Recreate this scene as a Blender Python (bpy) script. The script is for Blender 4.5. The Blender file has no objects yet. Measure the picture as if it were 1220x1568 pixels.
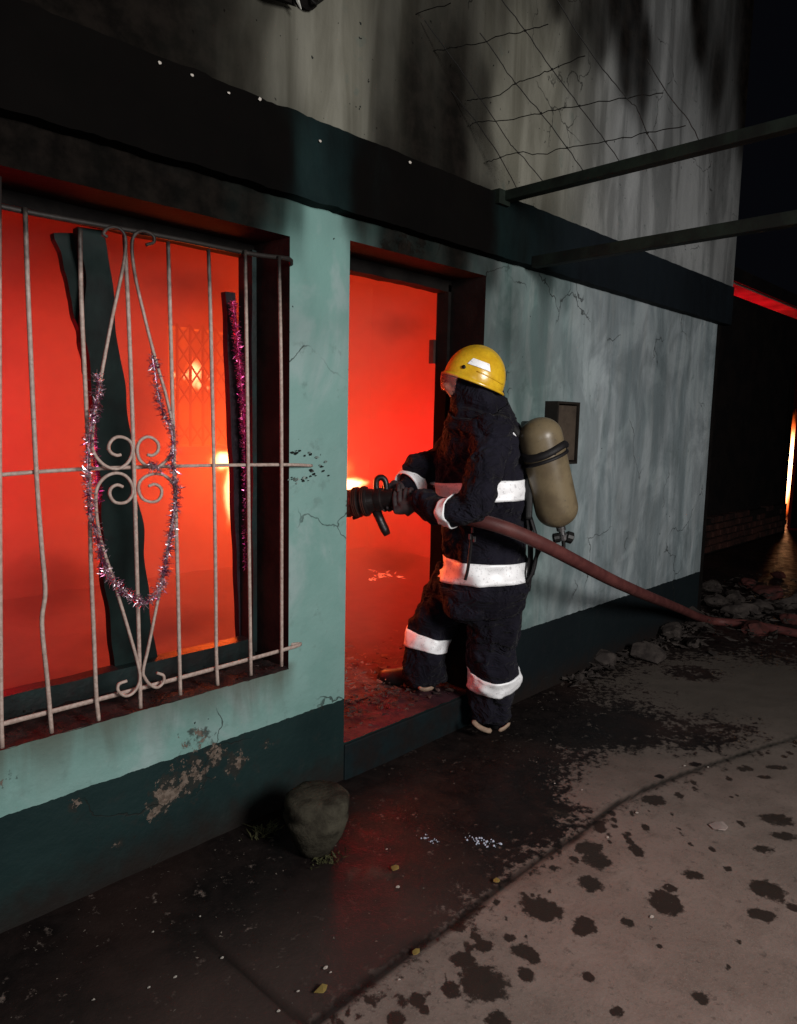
import bpy, bmesh, math, random
import numpy as np
from mathutils import Vector, Matrix
from mathutils import noise as mnoise

random.seed(11)
rng = np.random.default_rng(5)
SC = bpy.context.scene
COL = SC.collection

# ------------------------------------------------------------------ camera
F_PX, CX, CY, W_PX, H_PX = 1130.0, 610.0, 784.0, 1220.0, 1568.0
EYE = Vector((0.0, -2.067, 1.42))
AX = np.array([[0.6911, -0.0725, 0.7191], [-0.7224, -0.0986, 0.6844], [0.0212, -0.9925, -0.1205]])
for _ in range(4):      # re-orthonormalise
    AX = 0.5 * (AX + np.linalg.inv(AX).T)
RIGHT = Vector(AX[:, 0]); DOWN = Vector(AX[:, 1]); FWD = Vector(AX[:, 2])
cam_d = bpy.data.cameras.new('camera')
cam = bpy.data.objects.new('camera', cam_d); COL.objects.link(cam)
cam_d.sensor_fit = 'VERTICAL'; cam_d.sensor_height = 24.0
cam_d.lens = 24.0 * F_PX / H_PX
cam_d.clip_start = 0.05; cam_d.clip_end = 400
m = Matrix((( RIGHT.x, -DOWN.x, -FWD.x, EYE.x), (RIGHT.y, -DOWN.y, -FWD.y, EYE.y), (RIGHT.z, -DOWN.z, -FWD.z, EYE.z), (0, 0, 0, 1)))
cam.matrix_world = m
SC.camera = cam

# ------------------------------------------------------------------ world and light
wd = bpy.data.worlds.new('World'); SC.world = wd; wd.use_nodes = True
bg = wd.node_tree.nodes['Background']
bg.inputs[0].default_value = (0.30, 0.33, 0.5, 1); bg.inputs[1].default_value = 0.005
SC.view_settings.view_transform = 'Standard'; SC.view_settings.look = 'None'
SC.view_settings.exposure = 0; SC.view_settings.gamma = 1
SC.view_settings.use_curve_mapping = False
SC.render.engine = 'CYCLES'
SC.cycles.use_denoising = True
SC.cycles.max_bounces = 8; SC.cycles.diffuse_bounces = 4; SC.cycles.volume_bounces = 1
SC.cycles.transparent_max_bounces = 12
SC.cycles.volume_step_rate = 1.0
SC.cycles.sample_clamp_indirect = 4

def light(name, kind, loc, energy, color, size=0.3, target=None, **kw):
    d = bpy.data.lights.new(name, kind); d.energy = energy; d.color = color
    o = bpy.data.objects.new(name, d); COL.objects.link(o); o.location = loc
    if kind == 'AREA': d.shape = 'DISK'; d.size = size
    elif kind in ('POINT', 'SPOT'): d.shadow_soft_size = size
    if target is not None:
        o.rotation_euler = (Vector(target) - Vector(loc)).to_track_quat('-Z', 'Y').to_euler()
    for k, v in kw.items(): setattr(d, k, v)
    return o
FLOOD = light('unseen_floodlight', 'AREA', (1.15, -4.7, 2.45), 225, (1.0, 0.96, 0.93), 1.3, (2.6, 0, 1.0))  # unseen broad lamp behind the camera, evens the light along the wall
FLASH = light('phone_flash', 'AREA', EYE + RIGHT*0.02 - DOWN*0.05, 6.0, (0.93, 0.97, 1.0), 0.04, EYE + FWD*3)
FIRE_RED = (1.0, 0.005, 0.018); FIRE_ORANGE = (1.0, 0.105, 0.010)
light('fire_glow', 'POINT', (2.45, 1.75, 1.15), 120, FIRE_ORANGE, 0.25)
light('fire_glow', 'POINT', (0.9, 2.1, 1.3), 120, FIRE_RED, 0.4)
light('fire_glow', 'POINT', (4.3, 2.0, 1.2), 165, FIRE_RED, 0.4)
light('fire_glow', 'POINT', (3.0, 4.3, 1.6), 620, (1.0, 0.16, 0.010), 0.3)
light('fire_glow', 'POINT', (10.5, 2.5, 1.9), 240, FIRE_RED, 0.3)

# ------------------------------------------------------------------ placing helpers
def pray(px, py):
    return RIGHT*((px-CX)/F_PX) + DOWN*((py-CY)/F_PX) + FWD
def wal(px, py, y=0.0):
    r = pray(px, py); t = (y-EYE.y)/r.y; return EYE + r*t
def gnd(px, py, z=0.0):
    r = pray(px, py); t = (z-EYE.z)/r.z; return EYE + r*t
def dep(px, py, d):
    return EYE + pray(px, py)*d

# ------------------------------------------------------------------ object helpers
def setp(o, label=None, cat=None, group=None, kind=None):
    if label: o['label'] = label
    if cat: o['category'] = cat
    if group: o['group'] = group
    if kind: o['kind'] = kind
    return o
def empty(name, loc=(0,0,0), **kw):
    o = bpy.data.objects.new(name, None); COL.objects.link(o); o.location = loc
    o.empty_display_size = 0.1
    return setp(o, **kw)
def link(name, me, mat=None, parent=None, smooth=False, origin=None, **kw):
    if origin is not None:
        me.transform(Matrix.Translation(-Vector(origin)))
    if mat is not None and not me.materials: me.materials.append(mat)
    if smooth:
        me.polygons.foreach_set('use_smooth', [True]*len(me.polygons))
    o = bpy.data.objects.new(name, me); COL.objects.link(o)
    if origin is not None: o.location = origin
    if parent is not None:
        o.parent = parent
        o.matrix_parent_inverse = Matrix.Translation(-world_loc(parent))
    return setp(o, **kw)
def world_loc(o):
    v = Vector(o.location)
    if o.parent is not None:
        v = o.matrix_parent_inverse @ v
        v = v + world_loc(o.parent)
    return v
def mesh(name, V, Fc):
    me = bpy.data.meshes.new(name); me.from_pydata([tuple(v) for v in V], [], Fc); me.update(); return me

class MB:
    def __init__(s): s.V = []; s.F = []
    def add(s, V, Fc):
        n = len(s.V); s.V += [Vector(v) for v in V]; s.F += [tuple(i+n for i in f) for f in Fc]; return s
    def box(s, a, b):
        x0,y0,z0 = a; x1,y1,z1 = b
        V = [(x0,y0,z0),(x1,y0,z0),(x1,y1,z0),(x0,y1,z0),(x0,y0,z1),(x1,y0,z1),(x1,y1,z1),(x0,y1,z1)]
        return s.add(V, [(0,3,2,1),(4,5,6,7),(0,1,5,4),(1,2,6,5),(2,3,7,6),(3,0,4,7)])
    def tube(s, pts, r, n=8, caps=True, flat=1.0):
        pts = [Vector(p) for p in pts]; V = []; Fc = []
        if not isinstance(r, (list, tuple)): r = [r]*len(pts)
        up = Vector((0.13, 0.9, 0.31)).normalized(); A = None
        for i, p in enumerate(pts):
            T = (pts[min(i+1, len(pts)-1)] - pts[max(i-1, 0)]).normalized()
            if A is None: A = T.cross(up).normalized()
            A = (A - T*A.dot(T)).normalized(); B = T.cross(A)
            for k in range(n):
                a = 2*math.pi*k/n; V.append(p + (A*math.cos(a) + B*math.sin(a)*flat)*r[i])
        for i in range(len(pts)-1):
            for k in range(n):
                k2 = (k+1) % n; Fc.append((i*n+k, i*n+k2, (i+1)*n+k2, (i+1)*n+k))
        if caps:
            Fc.append(tuple(range(n))[::-1]); Fc.append(tuple((len(pts)-1)*n+k for k in range(n)))
        return s.add(V, Fc)
    def lathe(s, prof, org, axis, n=24):
        # prof: (along, radius)
        axis = Vector(axis).normalized(); A = axis.orthogonal().normalized(); B = axis.cross(A)
        org = Vector(org); V = []; Fc = []
        for h, r in prof:
            for k in range(n):
                a = 2*math.pi*k/n; V.append(org + axis*h + (A*math.cos(a)+B*math.sin(a))*max(r, 1e-4))
        for i in range(len(prof)-1):
            for k in range(n):
                k2 = (k+1) % n; Fc.append((i*n+k, i*n+k2, (i+1)*n+k2, (i+1)*n+k))
        Fc.append(tuple(range(n))[::-1]); Fc.append(tuple((len(prof)-1)*n+k for k in range(n)))
        return s.add(V, Fc)
    def mesh(s, name='m'):
        me = mesh(name, s.V, s.F)
        bm = bmesh.new(); bm.from_mesh(me); bmesh.ops.recalc_face_normals(bm, faces=bm.faces); bm.to_mesh(me); bm.free()
        return me
def spline(pts, k=8):
    P = [np.array(p, float) for p in pts]; P = [2*P[0]-P[1]] + P + [2*P[-1]-P[-2]]
    out = []
    for i in range(1, len(P)-2):
        for j in range(k):
            t = j/k
            out.append(0.5*((2*P[i]) + (-P[i-1]+P[i+1])*t + (2*P[i-1]-5*P[i]+4*P[i+1]-P[i+2])*t*t + (-P[i-1]+3*P[i]-3*P[i+1]+P[i+2])*t**3))
    out.append(P[-2]); return out
def bevel(me, w, seg=2):
    bm = bmesh.new(); bm.from_mesh(me)
    bmesh.ops.bevel(bm, geom=list(bm.edges), offset=w, segments=seg, affect='EDGES', profile=0.6)
    bm.to_mesh(me); bm.free(); return me
def plank(P, Q, wdir, w, t, rough=0.0, n=14, seed=0, w2=None):
    """a board from P to Q; w along wdir, t thick, with ragged (burnt) edges"""
    P = Vector(P); Q = Vector(Q); L = Q-P; T = L.normalized(); Wd = Vector(wdir); Wd = (Wd-T*Wd.dot(T)).normalized(); D = T.cross(Wd)
    mb = MB(); V = []; Fc = []
    for i in range(n+1):
        f = i/n; c = P + L*f; ww = w + ((w2 if w2 else w)-w)*f
        for (a, b) in ((-1,-1),(1,-1),(1,1),(-1,1)):
            j = mnoise.noise(Vector((f*9+seed*7.3, a*3.1, seed)))*rough
            V.append(c + Wd*(a*(ww/2)+j*(1 if a > 0 else -1)) + D*(b*t/2) + T*(mnoise.noise(Vector((a*5.0, b*3.0, seed+f)))*rough*2 if i in (0, n) else 0))
    for i in range(n):
        for k in range(4):
            k2 = (k+1) % 4; Fc.append((i*4+k, i*4+k2, (i+1)*4+k2, (i+1)*4+k))
    Fc.append((3,2,1,0)); Fc.append(tuple(n*4+k for k in range(4)))
    mb.add(V, Fc); return mb.mesh()
def rock(size, seed, sub=2, squash=(1,1,1), amp=0.35):
    bm = bmesh.new(); bmesh.ops.create_icosphere(bm, subdivisions=sub, radius=1)
    for v in bm.verts:
        d = mnoise.noise(v.co*1.3 + Vector((seed*3.7, 0, seed)))*amp*1.6 + mnoise.noise(v.co*3.1+Vector((seed,5,0)))*amp*0.5
        # facet: clamp to a few random planes
        v.co = v.co*(1+d)
    r2 = random.Random(seed)
    for k in range(7):
        nrm = Vector((r2.gauss(0,1), r2.gauss(0,1), r2.gauss(0,1))).normalized(); lim = r2.uniform(.55,.85)
        for v in bm.verts:
            q = v.co.dot(nrm)
            if q > lim: v.co -= nrm*(q-lim)
    for v in bm.verts: v.co = Vector((v.co.x*squash[0], v.co.y*squash[1], v.co.z*squash[2]))*size
    me = bpy.data.meshes.new('rock'); bm.to_mesh(me); bm.free(); return me

# ------------------------------------------------------------------ node helpers
ALB = 0.66     # overall level of the base colours, lowered so the reflective tape reads brighter
BRIGHT = ('scuffed_yellow_helmet', 'retroreflective_tape', 'smoked_room_plaster', 'clear_visor', 'pink_foil', 'purple_silver_foil', 'white_flake')
class NT:
    def __init__(s, name, vol=False):
        s.m = bpy.data.materials.new(name); s.m.use_nodes = True; s.t = s.m.node_tree
        s.t.nodes.clear(); s.out = s.t.nodes.new('ShaderNodeOutputMaterial')
    def n(s, typ, **kw):
        x = s.t.nodes.new(typ)
        for k, v in kw.items(): setattr(x, k, v)
        return x
    def put(s, sock, v):
        if isinstance(v, bpy.types.NodeSocket): s.t.links.new(v, sock)
        elif isinstance(v, (tuple, list)) and len(v) == 3 and sock.type == 'RGBA': sock.default_value = (*v, 1)
        else: sock.default_value = v
    def math(s, op, a, b=0.0, c=0.0, clamp=False):
        x = s.n('ShaderNodeMath', operation=op, use_clamp=clamp)
        s.put(x.inputs[0], a); s.put(x.inputs[1], b); s.put(x.inputs[2], c); return x.outputs[0]
    def pos(s, scale=(1,1,1), obj=False):
        g = s.n('ShaderNodeTexCoord').outputs['Object'] if obj else s.n('ShaderNodeNewGeometry').outputs['Position']
        x = s.n('ShaderNodeVectorMath', operation='MULTIPLY'); s.put(x.inputs[0], g); x.inputs[1].default_value = scale
        return x.outputs[0]
    def sep(s, v):
        x = s.n('ShaderNodeSeparateXYZ'); s.put(x.inputs[0], v); return x.outputs
    def noise(s, vec, scale=5, detail=4, rough=0.55, dist=0.0):
        x = s.n('ShaderNodeTexNoise'); s.put(x.inputs['Vector'], vec)
        x.inputs['Scale'].default_value = scale; x.inputs['Detail'].default_value = detail
        x.inputs['Roughness'].default_value = rough; x.inputs['Distortion'].default_value = dist; return x.outputs[0]
    def ramp(s, v, a, b, lo=0.0, hi=1.0, smooth=True):
        x = s.n('ShaderNodeMapRange', interpolation_type='SMOOTHSTEP' if smooth else 'LINEAR')
        s.put(x.inputs[0], v); s.put(x.inputs[1], a); s.put(x.inputs[2], b); s.put(x.inputs[3], lo); s.put(x.inputs[4], hi); return x.outputs[0]
    def mix(s, f, a, b, mode='MIX'):
        x = s.n('ShaderNodeMix', data_type='RGBA', blend_type=mode)
        s.put(x.inputs[0], f); s.put(x.inputs[6], a); s.put(x.inputs[7], b); return x.outputs[2]
    def attr(s, name):
        x = s.n('ShaderNodeAttribute', attribute_name=name); return x.outputs['Fac']
    def bsdf(s, col, rough=0.8, spec=0.3, metal=0.0, bump=None, bstr=0.3, bdist=0.01, **kw):
        b = s.n('ShaderNodeBsdfPrincipled')
        if s.m.name not in BRIGHT:
            col = tuple(x*ALB for x in col) if isinstance(col, tuple) else s.mix(1.0, col, (ALB, ALB, ALB), 'MULTIPLY')
            spec = s.math('MULTIPLY', spec, .75) if isinstance(spec, bpy.types.NodeSocket) else spec*.75
        s.put(b.inputs['Base Color'], col); s.put(b.inputs['Roughness'], rough)
        s.put(b.inputs['Specular IOR Level'], spec); s.put(b.inputs['Metallic'], metal)
        for k, v in kw.items(): s.put(b.inputs[k], v)
        if bump is not None:
            x = s.n('ShaderNodeBump'); x.inputs['Strength'].default_value = bstr; x.inputs['Distance'].default_value = bdist
            s.put(x.inputs['Height'], bump); s.t.links.new(x.outputs[0], b.inputs['Normal'])
        s.t.links.new(b.outputs[0], s.out.inputs['Surface']); return s.m

def simple(name, col, rough=0.7, spec=0.3, metal=0.0, var=0.35, scale=12, bstr=0.25, obj=False, col2=None, **kw):
    t = NT(name); p = t.pos(obj=obj); a = t.noise(p, scale, 5, 0.6); b = t.noise(p, scale*6, 3, 0.6)
    c2 = col2 if col2 else tuple(c*(1-var) for c in col)
    c = t.mix(t.ramp(a, 0.35, 0.65), c2, col)
    c = t.mix(t.ramp(b, 0.3, 0.75, 0, 0.35), c, tuple(x*0.5 for x in col))
    return t.bsdf(c, rough, spec, metal, bump=b, bstr=bstr, bdist=0.004, **kw)

# painted, sooted plaster of the front wall; soot comes as a per-vertex amount (0 clean .. 1 black)
def wall_material():
    t = NT('sooted_painted_plaster'); p = t.pos(); X, Y, Z = t.sep(p)
    st = t.noise(t.pos((1, 1, 0.16)), 5.5, 5, 0.55, 0.8)              # vertical washes
    st2 = t.noise(t.pos((1, 1, 0.2)), 10.0, 4, 0.55, 0.6)
    big = t.noise(p, 2.2, 4, 0.6); fine = t.noise(p, 60, 5, 0.65); med = t.noise(p, 14, 5, 0.6)
    right = t.ramp(t.math('ADD', X, t.math('MULTIPLY', big, 0.9)), 2.9, 3.9)
    mint = t.mix(t.ramp(big, 0.35, 0.7), (0.215, 0.40, 0.365), (0.275, 0.455, 0.425))
    grey = t.mix(t.ramp(st, 0.38, 0.62), (0.28, 0.345, 0.37), (0.48, 0.545, 0.575))
    grn = t.mix(t.ramp(st, 0.40, 0.60), (0.155, 0.255, 0.24), (0.275, 0.37, 0.36))
    grey = t.mix(t.ramp(X, 3.0, 3.9), grn, grey)
    low = t.mix(right, mint, grey)
    left = t.ramp(X, 2.4, 2.75)
    low = t.mix(left, low, grey)
    low = t.mix(t.math('MULTIPLY', left, t.ramp(st2, 0.50, 0.72, 0, 0.40)), low, (0.52, 0.56, 0.55))
    low = t.mix(t.math('MULTIPLY', left, t.ramp(st2, 0.30, 0.46, 0.4, 0)), low, (0.12, 0.16, 0.155))
    blot = t.noise(t.pos((1, 1, .6)), 3.2, 4, .6, 1.0)
    low = t.mix(t.math('MULTIPLY', left, t.ramp(blot, .40, .62, .45, 0)), low, (0.15, 0.185, 0.195))
    low = t.mix(t.ramp(blot, .50, .68, 0, .42), low, (0.48, 0.56, 0.57))
    # brown grime running down below the sill
    sill = t.math('MULTIPLY', t.ramp(t.math('SUBTRACT', Z, t.math('MULTIPLY', st2, 0.22)), 0.24, 0.46), t.ramp(X, 1.60, 1.66, 1, 0))
    sill = t.math('MULTIPLY', sill, t.ramp(Z, 0.53, 0.56, 1, 0))
    low = t.mix(t.math('MULTIPLY', sill, 0.8), low, (0.10, 0.095, 0.07))
    upw = t.mix(t.ramp(st, 0.38, 0.64), (0.17, 0.165, 0.13), (0.29, 0.285, 0.235))
    upg = t.mix(t.ramp(st, 0.38, 0.62), (0.21, 0.22, 0.22), (0.37, 0.385, 0.385))
    up = t.mix(t.ramp(X, 3.0, 4.0), upw, upg)
    c = t.mix(t.ramp(Z, 2.30, 2.31), low, up)
    # dark green skirting, wavy painted edge
    edge = t.math('ADD', t.math('ADD', 0.335, t.ramp(X, 1.6, 3.2, 0, 0.045)), t.math('MULTIPLY', t.math('SUBTRACT', med, 0.5), 0.022))
    sk = t.math('GREATER_THAN', edge, Z)
    skc = t.mix(t.ramp(big, 0.3, 0.7), (0.007, 0.022, 0.023), (0.013, 0.034, 0.034))
    skc = t.mix(t.ramp(med, 0.55, 0.75, 0, 0.6), skc, (0.03, 0.032, 0.03))
    skc = t.mix(t.ramp(X, 2.2, 3.2, 0, .75), skc, (0.008, 0.010, 0.014))
    dirt = t.ramp(t.math('ADD', Z, t.math('MULTIPLY', t.math('SUBTRACT', med, .5), .22)), .17, -.01)
    skc = t.mix(t.math('MULTIPLY', dirt, .9), skc, (0.020, 0.014, 0.012))
    c = t.mix(t.math('MULTIPLY', t.ramp(med, .56, .68, 0, .35), t.ramp(big, .45, .6)), c, (0.10, 0.15, 0.135))
    c = t.mix(sk, c, skc)
    # peeled patches
    peel = t.attr('peel')
    pk = t.ramp(t.math('ADD', peel, t.math('MULTIPLY', t.math('SUBTRACT', t.noise(p, 26, 6, .7), 0.5), 3.6)), 0.78, 0.86)
    pk2 = t.ramp(t.math('ADD', peel, t.math('MULTIPLY', t.math('SUBTRACT', t.noise(p, 20, 6, .7), 0.5), 2.8)), 0.50, 0.80)
    c = t.mix(t.math('MULTIPLY', pk2, 0.8), c, (0.03, 0.03, 0.026))
    c = t.mix(pk, c, t.mix(t.ramp(fine, 0.4, 0.6), (0.12, 0.09, 0.07), (0.23, 0.18, 0.145)))
    # little chips and specks
    vo = t.n('ShaderNodeTexVoronoi', feature='DISTANCE_TO_EDGE'); t.put(vo.inputs['Scale'], 2.3)
    wv = t.n('ShaderNodeVectorMath', operation='ADD'); t.put(wv.inputs[0], p); nv = t.n('ShaderNodeTexNoise'); t.put(nv.inputs['Vector'], p); nv.inputs['Scale'].default_value = 6; nv.inputs['Detail'].default_value = 4
    sc_ = t.n('ShaderNodeVectorMath', operation='SCALE'); t.put(sc_.inputs[0], nv.outputs['Color']); sc_.inputs['Scale'].default_value = .22; t.put(wv.inputs[1], sc_.outputs[0]); t.put(vo.inputs['Vector'], wv.outputs[0])
    crk = t.math('MULTIPLY', t.ramp(vo.outputs['Distance'], .009, .003), t.ramp(t.noise(p, 1.7, 2, .5), .55, .62))
    c = t.mix(t.math('MULTIPLY', crk, .75), c, (0.02, 0.022, 0.02))
    ch = t.ramp(t.noise(p, 38, 2, 0.5), 0.735, 0.76)
    c = t.mix(ch, c, (0.015, 0.02, 0.018))
    soot = t.attr('soot')
    s2 = t.math('ADD', soot, t.math('MULTIPLY', t.math('SUBTRACT', st2, 0.5), t.math('MULTIPLY', t.math('MULTIPLY', soot, t.math('SUBTRACT', 1.0, soot)), 1.5)), clamp=True)
    c = t.mix(s2, c, t.mix(t.ramp(med, .35, .7), (0.005, 0.0044, 0.004), (0.0125, 0.0100, 0.0085)))
    bump = t.math('ADD', t.math('MULTIPLY', fine, 0.5), t.math('SUBTRACT', t.math('MULTIPLY', t.noise(p, 9, 5, .6), 3.4), t.math('ADD', t.math('MULTIPLY', pk, 0.9), crk)))
    return t.bsdf(c, t.ramp(soot, 0, 1, 0.7, 0.95), t.ramp(soot, 0, .7, 0.18, 0.0), bump=bump, bstr=0.45, bdist=0.006)
M_WALL = wall_material()

M_CHAR = simple('charred_timber', (0.013, 0.011, 0.010), 0.85, 0.1, var=0.5, scale=9, col2=(0.006, 0.005, 0.005), bstr=0.5)
M_REVEAL = simple('smoked_reveal', (0.034, 0.020, 0.018), 0.8, 0.12, scale=7, col2=(0.010, 0.008, 0.008), bstr=0.4)
M_BOARD = simple('charred_green_paint', (0.010, 0.026, 0.024), 0.55, 0.15, scale=4, col2=(0.004, 0.007, 0.007), bstr=0.25)
M_FRAME = simple('dark_green_frame_paint', (0.010, 0.026, 0.026), 0.5, 0.4, scale=8, col2=(0.012, 0.010, 0.010), bstr=0.4)
M_ROOM = simple('smoked_room_plaster', (0.34, 0.24, 0.21), 0.95, 0.05, scale=1.6, col2=(0.17, 0.11, 0.10), bstr=0.5)
M_RFLOOR = simple('wet_room_floor', (0.13, 0.075, 0.07), 0.7, 0.3, scale=6, bstr=0.6)
def grille_mat():
    t = NT('flaking_cream_bar_paint'); p = t.pos(); X, Y, Z = t.sep(p)
    n1 = t.noise(p, 30, 4, 0.6); n2 = t.noise(p, 90, 3, 0.6)
    c = t.mix(t.ramp(n2, 0.4, 0.6), (0.46, 0.34, 0.29), (0.60, 0.47, 0.41))
    c = t.mix(t.ramp(n1, 0.64, 0.76, 0, .7), c, (0.20, 0.10, 0.075))
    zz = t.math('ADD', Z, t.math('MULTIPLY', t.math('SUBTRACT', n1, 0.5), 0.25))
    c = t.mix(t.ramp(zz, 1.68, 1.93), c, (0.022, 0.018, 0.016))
    return t.bsdf(c, 0.55, 0.35, bump=n2, bstr=0.5, bdist=0.002)
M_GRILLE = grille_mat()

# ------------------------------------------------------------------ soot amounts, by place on the wall
SOOT = []
def sp(px, py, clean, y=0.0):
    q = wal(px, py, y); SOOT.append((q.x, q.z, 1-clean**1.9))
for y_, row in {
    5:   [(150,.02),(250,.08),(330,.2),(400,.45),(460,.8),(520,.85),(590,.5),(650,.35),(700,.35),(760,.5),(810,.6),(850,.2),(900,.25),(940,.1),(970,.1),(1000,.7),(1045,.7),(1062,.0),(1150,0)],
    70:  [(100,.0),(200,.05),(290,.15),(370,.35),(430,.75),(480,.9),(530,.95),(590,.45),(650,.25),(700,.22),(750,.6),(800,.85),(850,.8),(880,.3),(915,.25),(955,.05),(985,.1),(1010,.75),(1045,.6),(1068,.02),(1150,0)],
    130: [(60,0),(200,.02),(300,.12),(370,.35),(430,.7),(480,.92),(530,.95),(580,.45),(630,.16),(690,.1),(735,.3),(770,.85),(840,.95),(890,.8),(925,.85),(955,.15),(980,.2),(1010,.8),(1060,.65),(1095,.15),(1140,0)],
    185: [(440,.6),(500,.95),(540,.8),(580,.35),(630,.12),(690,.08),(730,.3),(765,.95),(850,1),(950,.9),(1000,.85),(1060,.75),(1105,.45),(1140,.05)],
    240: [(590,.25),(640,.1),(700,.08),(735,.5),(780,1),(870,1),(960,1),(1060,.9),(1105,.6),(1150,.2)],
    370: [(930,1),(1000,1),(1060,1),(1110,.85)],
    215: [(0,0),(100,0),(200,0)],
    262: [(100,0),(200,0),(300,0),(380,0)],
    300: [(250,0),(330,0),(400,.02),(432,.15),(790,1),(870,1),(960,1),(1060,.95),(1115,.8)],
    330: [(0,0),(150,0),(300,0),(380,.02),(430,.1),(452,.45),(480,.95),(515,.9),(532,.4),(548,.05),(600,.02),(700,0),(735,.05)],
    380: [(452,.8),(480,1),(520,1),(600,.1),(640,.12),(700,.02)],
    420: [(450,1),(500,1),(750,.35),(775,.75),(830,.6),(880,1),(960,1)],
    470: [(750,.75),(780,.6),(815,.95),(860,1),(1080,1)],
    600: [(450,1),(510,1),(760,.9),(830,.9),(900,1),(1080,1)],
    }.items():
    for px_, c_ in row: sp(px_, y_, c_)
for p_ in ((450,800),(510,900),(460,1020),(60,1180),(200,1140),(400,1060),(900,800),(1050,700),(1050,850),(820,900),(1090,600)): sp(*p_, 1)
for p_ in ((480,1060),(100,1300),(400,1150),(850,990),(1000,930)): sp(*p_, 0.95)
# the band (beam) itself
BSOOT = []
for px_, py_, c_ in ((100,120,0),(240,180,0),(350,215,.0),(420,235,.25),(480,262,.85),(520,275,.75),(560,290,.25),(640,320,.12),(720,345,.25),(790,370,.7),(900,400,.85),(1000,440,.9),(1090,470,.8)):
    q = wal(px_, py_, -.05); BSOOT.append((q.x, q.z, 1-c_**2.2))
def soot_at(x, z, ctrl, p=3.2, zs=0.55):
    C_ = np.array(ctrl); x = np.asarray(x)[..., None]; z = np.asarray(z)[..., None]
    d2 = (x-C_[:,0])**2 + ((z-C_[:,1])*zs)**2 + 1e-5
    w = (d2+.0012)**(-1.9); return (w*C_[:,2]).sum(-1)/w.sum(-1)

PEEL = [(290,1190,.10,.9),(255,1215,.07,1.1),(330,1155,.06,1.0),(360,1170,.06,.9),(240,1240,.05,.9),(300,1130,.07,.75),(115,1230,.03,.9),(15,1195,.03,.7),(620,378,.07,1.0),(590,380,.05,.9),(645,372,.05,.8),(180,1290,.02,.9),(410,1140,.035,.7)]
def peel_at(x, z):
    r = np.zeros_like(x)
    for px_, py_, s_, a_ in PEEL:
        q = wal(px_, py_); r = np.maximum(r, a_*np.exp(-(((x-q.x)/s_)**2 + ((z-q.z)/s_)**2)))
    return r

def sheet(xs, zs, y, holes, ctrl, wob=0.0, peel=True):
    nx, nz = len(xs), len(zs)
    XX, ZZ = np.meshgrid(xs, zs)      # [nz,nx]
    YY = np.full_like(XX, y)
    V = np.stack([XX, YY, ZZ], -1).reshape(-1, 3)
    if wob:
        for i, v in enumerate(V):
            V[i, 1] = y + wob*mnoise.noise(Vector((v[0]*1.7, 3, v[2]*1.7))) + wob*.35*mnoise.noise(Vector((v[0]*9, 7, v[2]*9)))
    Fc = []
    for j in range(nz-1):
        zc = (zs[j]+zs[j+1])/2
        for i in range(nx-1):
            xc = (xs[i]+xs[i+1])/2
            if any(h[0] < xc < h[1] and h[2] < zc < h[3] for h in holes): continue
            a = j*nx+i; Fc.append((a, a+1, a+nx+1, a+nx))
    me = mesh('sheet', V, Fc)
    a = me.attributes.new('soot', 'FLOAT', 'POINT'); a.data.foreach_set('value', np.clip(soot_at(V[:,0], V[:,2], ctrl), 0, 1).astype(np.float32))
    if peel:
        a = me.attributes.new('peel', 'FLOAT', 'POINT'); a.data.foreach_set('value', peel_at(V[:,0], V[:,2]).astype(np.float32))
    return me
def snap(arr, vals):
    arr = list(arr)
    for v in vals:
        i = int(np.argmin([abs(a-v) for a in arr])); arr[i] = v
    return np.array(arr)

# ------------------------------------------------------------------ the burning house
WX0, WX1, WZ0, WZ1 = 0.18, 1.61, 0.523, 2.037         # window opening
DX0, DX1, DZ0, DZ1 = 1.885, 2.705, 0.155, 2.075       # door opening
TH = 0.28
house = empty('burning_house', (2.7, 0.1, 0), label='burning mint green house with sooted walls, barred window and open doorway glowing red', cat='house')
xs = snap(np.arange(-1.4, 5.40, 0.02), (WX0, WX1, DX0, DX1)); xs[-1] = 5.392
zs = snap(np.arange(-0.06, 2.44, 0.02), (WZ0, WZ1, DZ0, DZ1))
link('front_wall', sheet(xs, zs, 0.0, [(WX0, WX1, WZ0, WZ1), (DX0, DX1, DZ0, DZ1)], SOOT, wob=0.0), M_WALL, house)
xs2 = np.arange(-1.4, 5.62, 0.025); zs2 = np.arange(2.40, 4.6, 0.025)
me = sheet(xs2, zs2, -0.012, [], SOOT, peel=False)
link('upper_wall', me, M_WALL, house)
# band: a projecting concrete beam
xb = np.arange(-1.4, 5.53, 0.02); prof = [(-0.012, 2.424), (-0.05, 2.42), (-0.05, 2.352), (-0.05, 2.285), (-0.05, 2.215), (-0.05, 2.158), (0.0, 2.154)]
V = []; A = []
for yy, zz in prof:
    for x in xb:
        burnt = max(0, 1-abs(x-1.3)/0.9)
        ww = 0.003+0.005*burnt
        V.append((x, yy + 0.004*mnoise.noise(Vector((x*14, yy*30, zz*9))), zz + ww*(mnoise.noise(Vector((x*11, 5, zz*2)))+.6*mnoise.noise(Vector((x*37, 8, zz*2))))))
n = len(xb); Fc = [(j*n+i, (j+1)*n+i, (j+1)*n+i+1, j*n+i+1) for j in range(len(prof)-1) for i in range(n-1)]
Fc.append(tuple(j*n+n-1 for j in range(len(prof))))
me = mesh('band', V, Fc); Vn = np.array(V)
a = me.attributes.new('soot', 'FLOAT', 'POINT'); a.data.foreach_set('value', np.clip(soot_at(Vn[:,0], Vn[:,2], BSOOT), 0, 1).astype(np.float32))
t = NT('sooted_green_band_paint'); p = t.pos(); b1 = t.noise(p, 3, 5, .6); b2 = t.noise(p, 40, 4, .6)
c = t.mix(t.ramp(b1, .35, .65), (0.006, 0.018, 0.019), (0.010, 0.026, 0.026))
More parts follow.
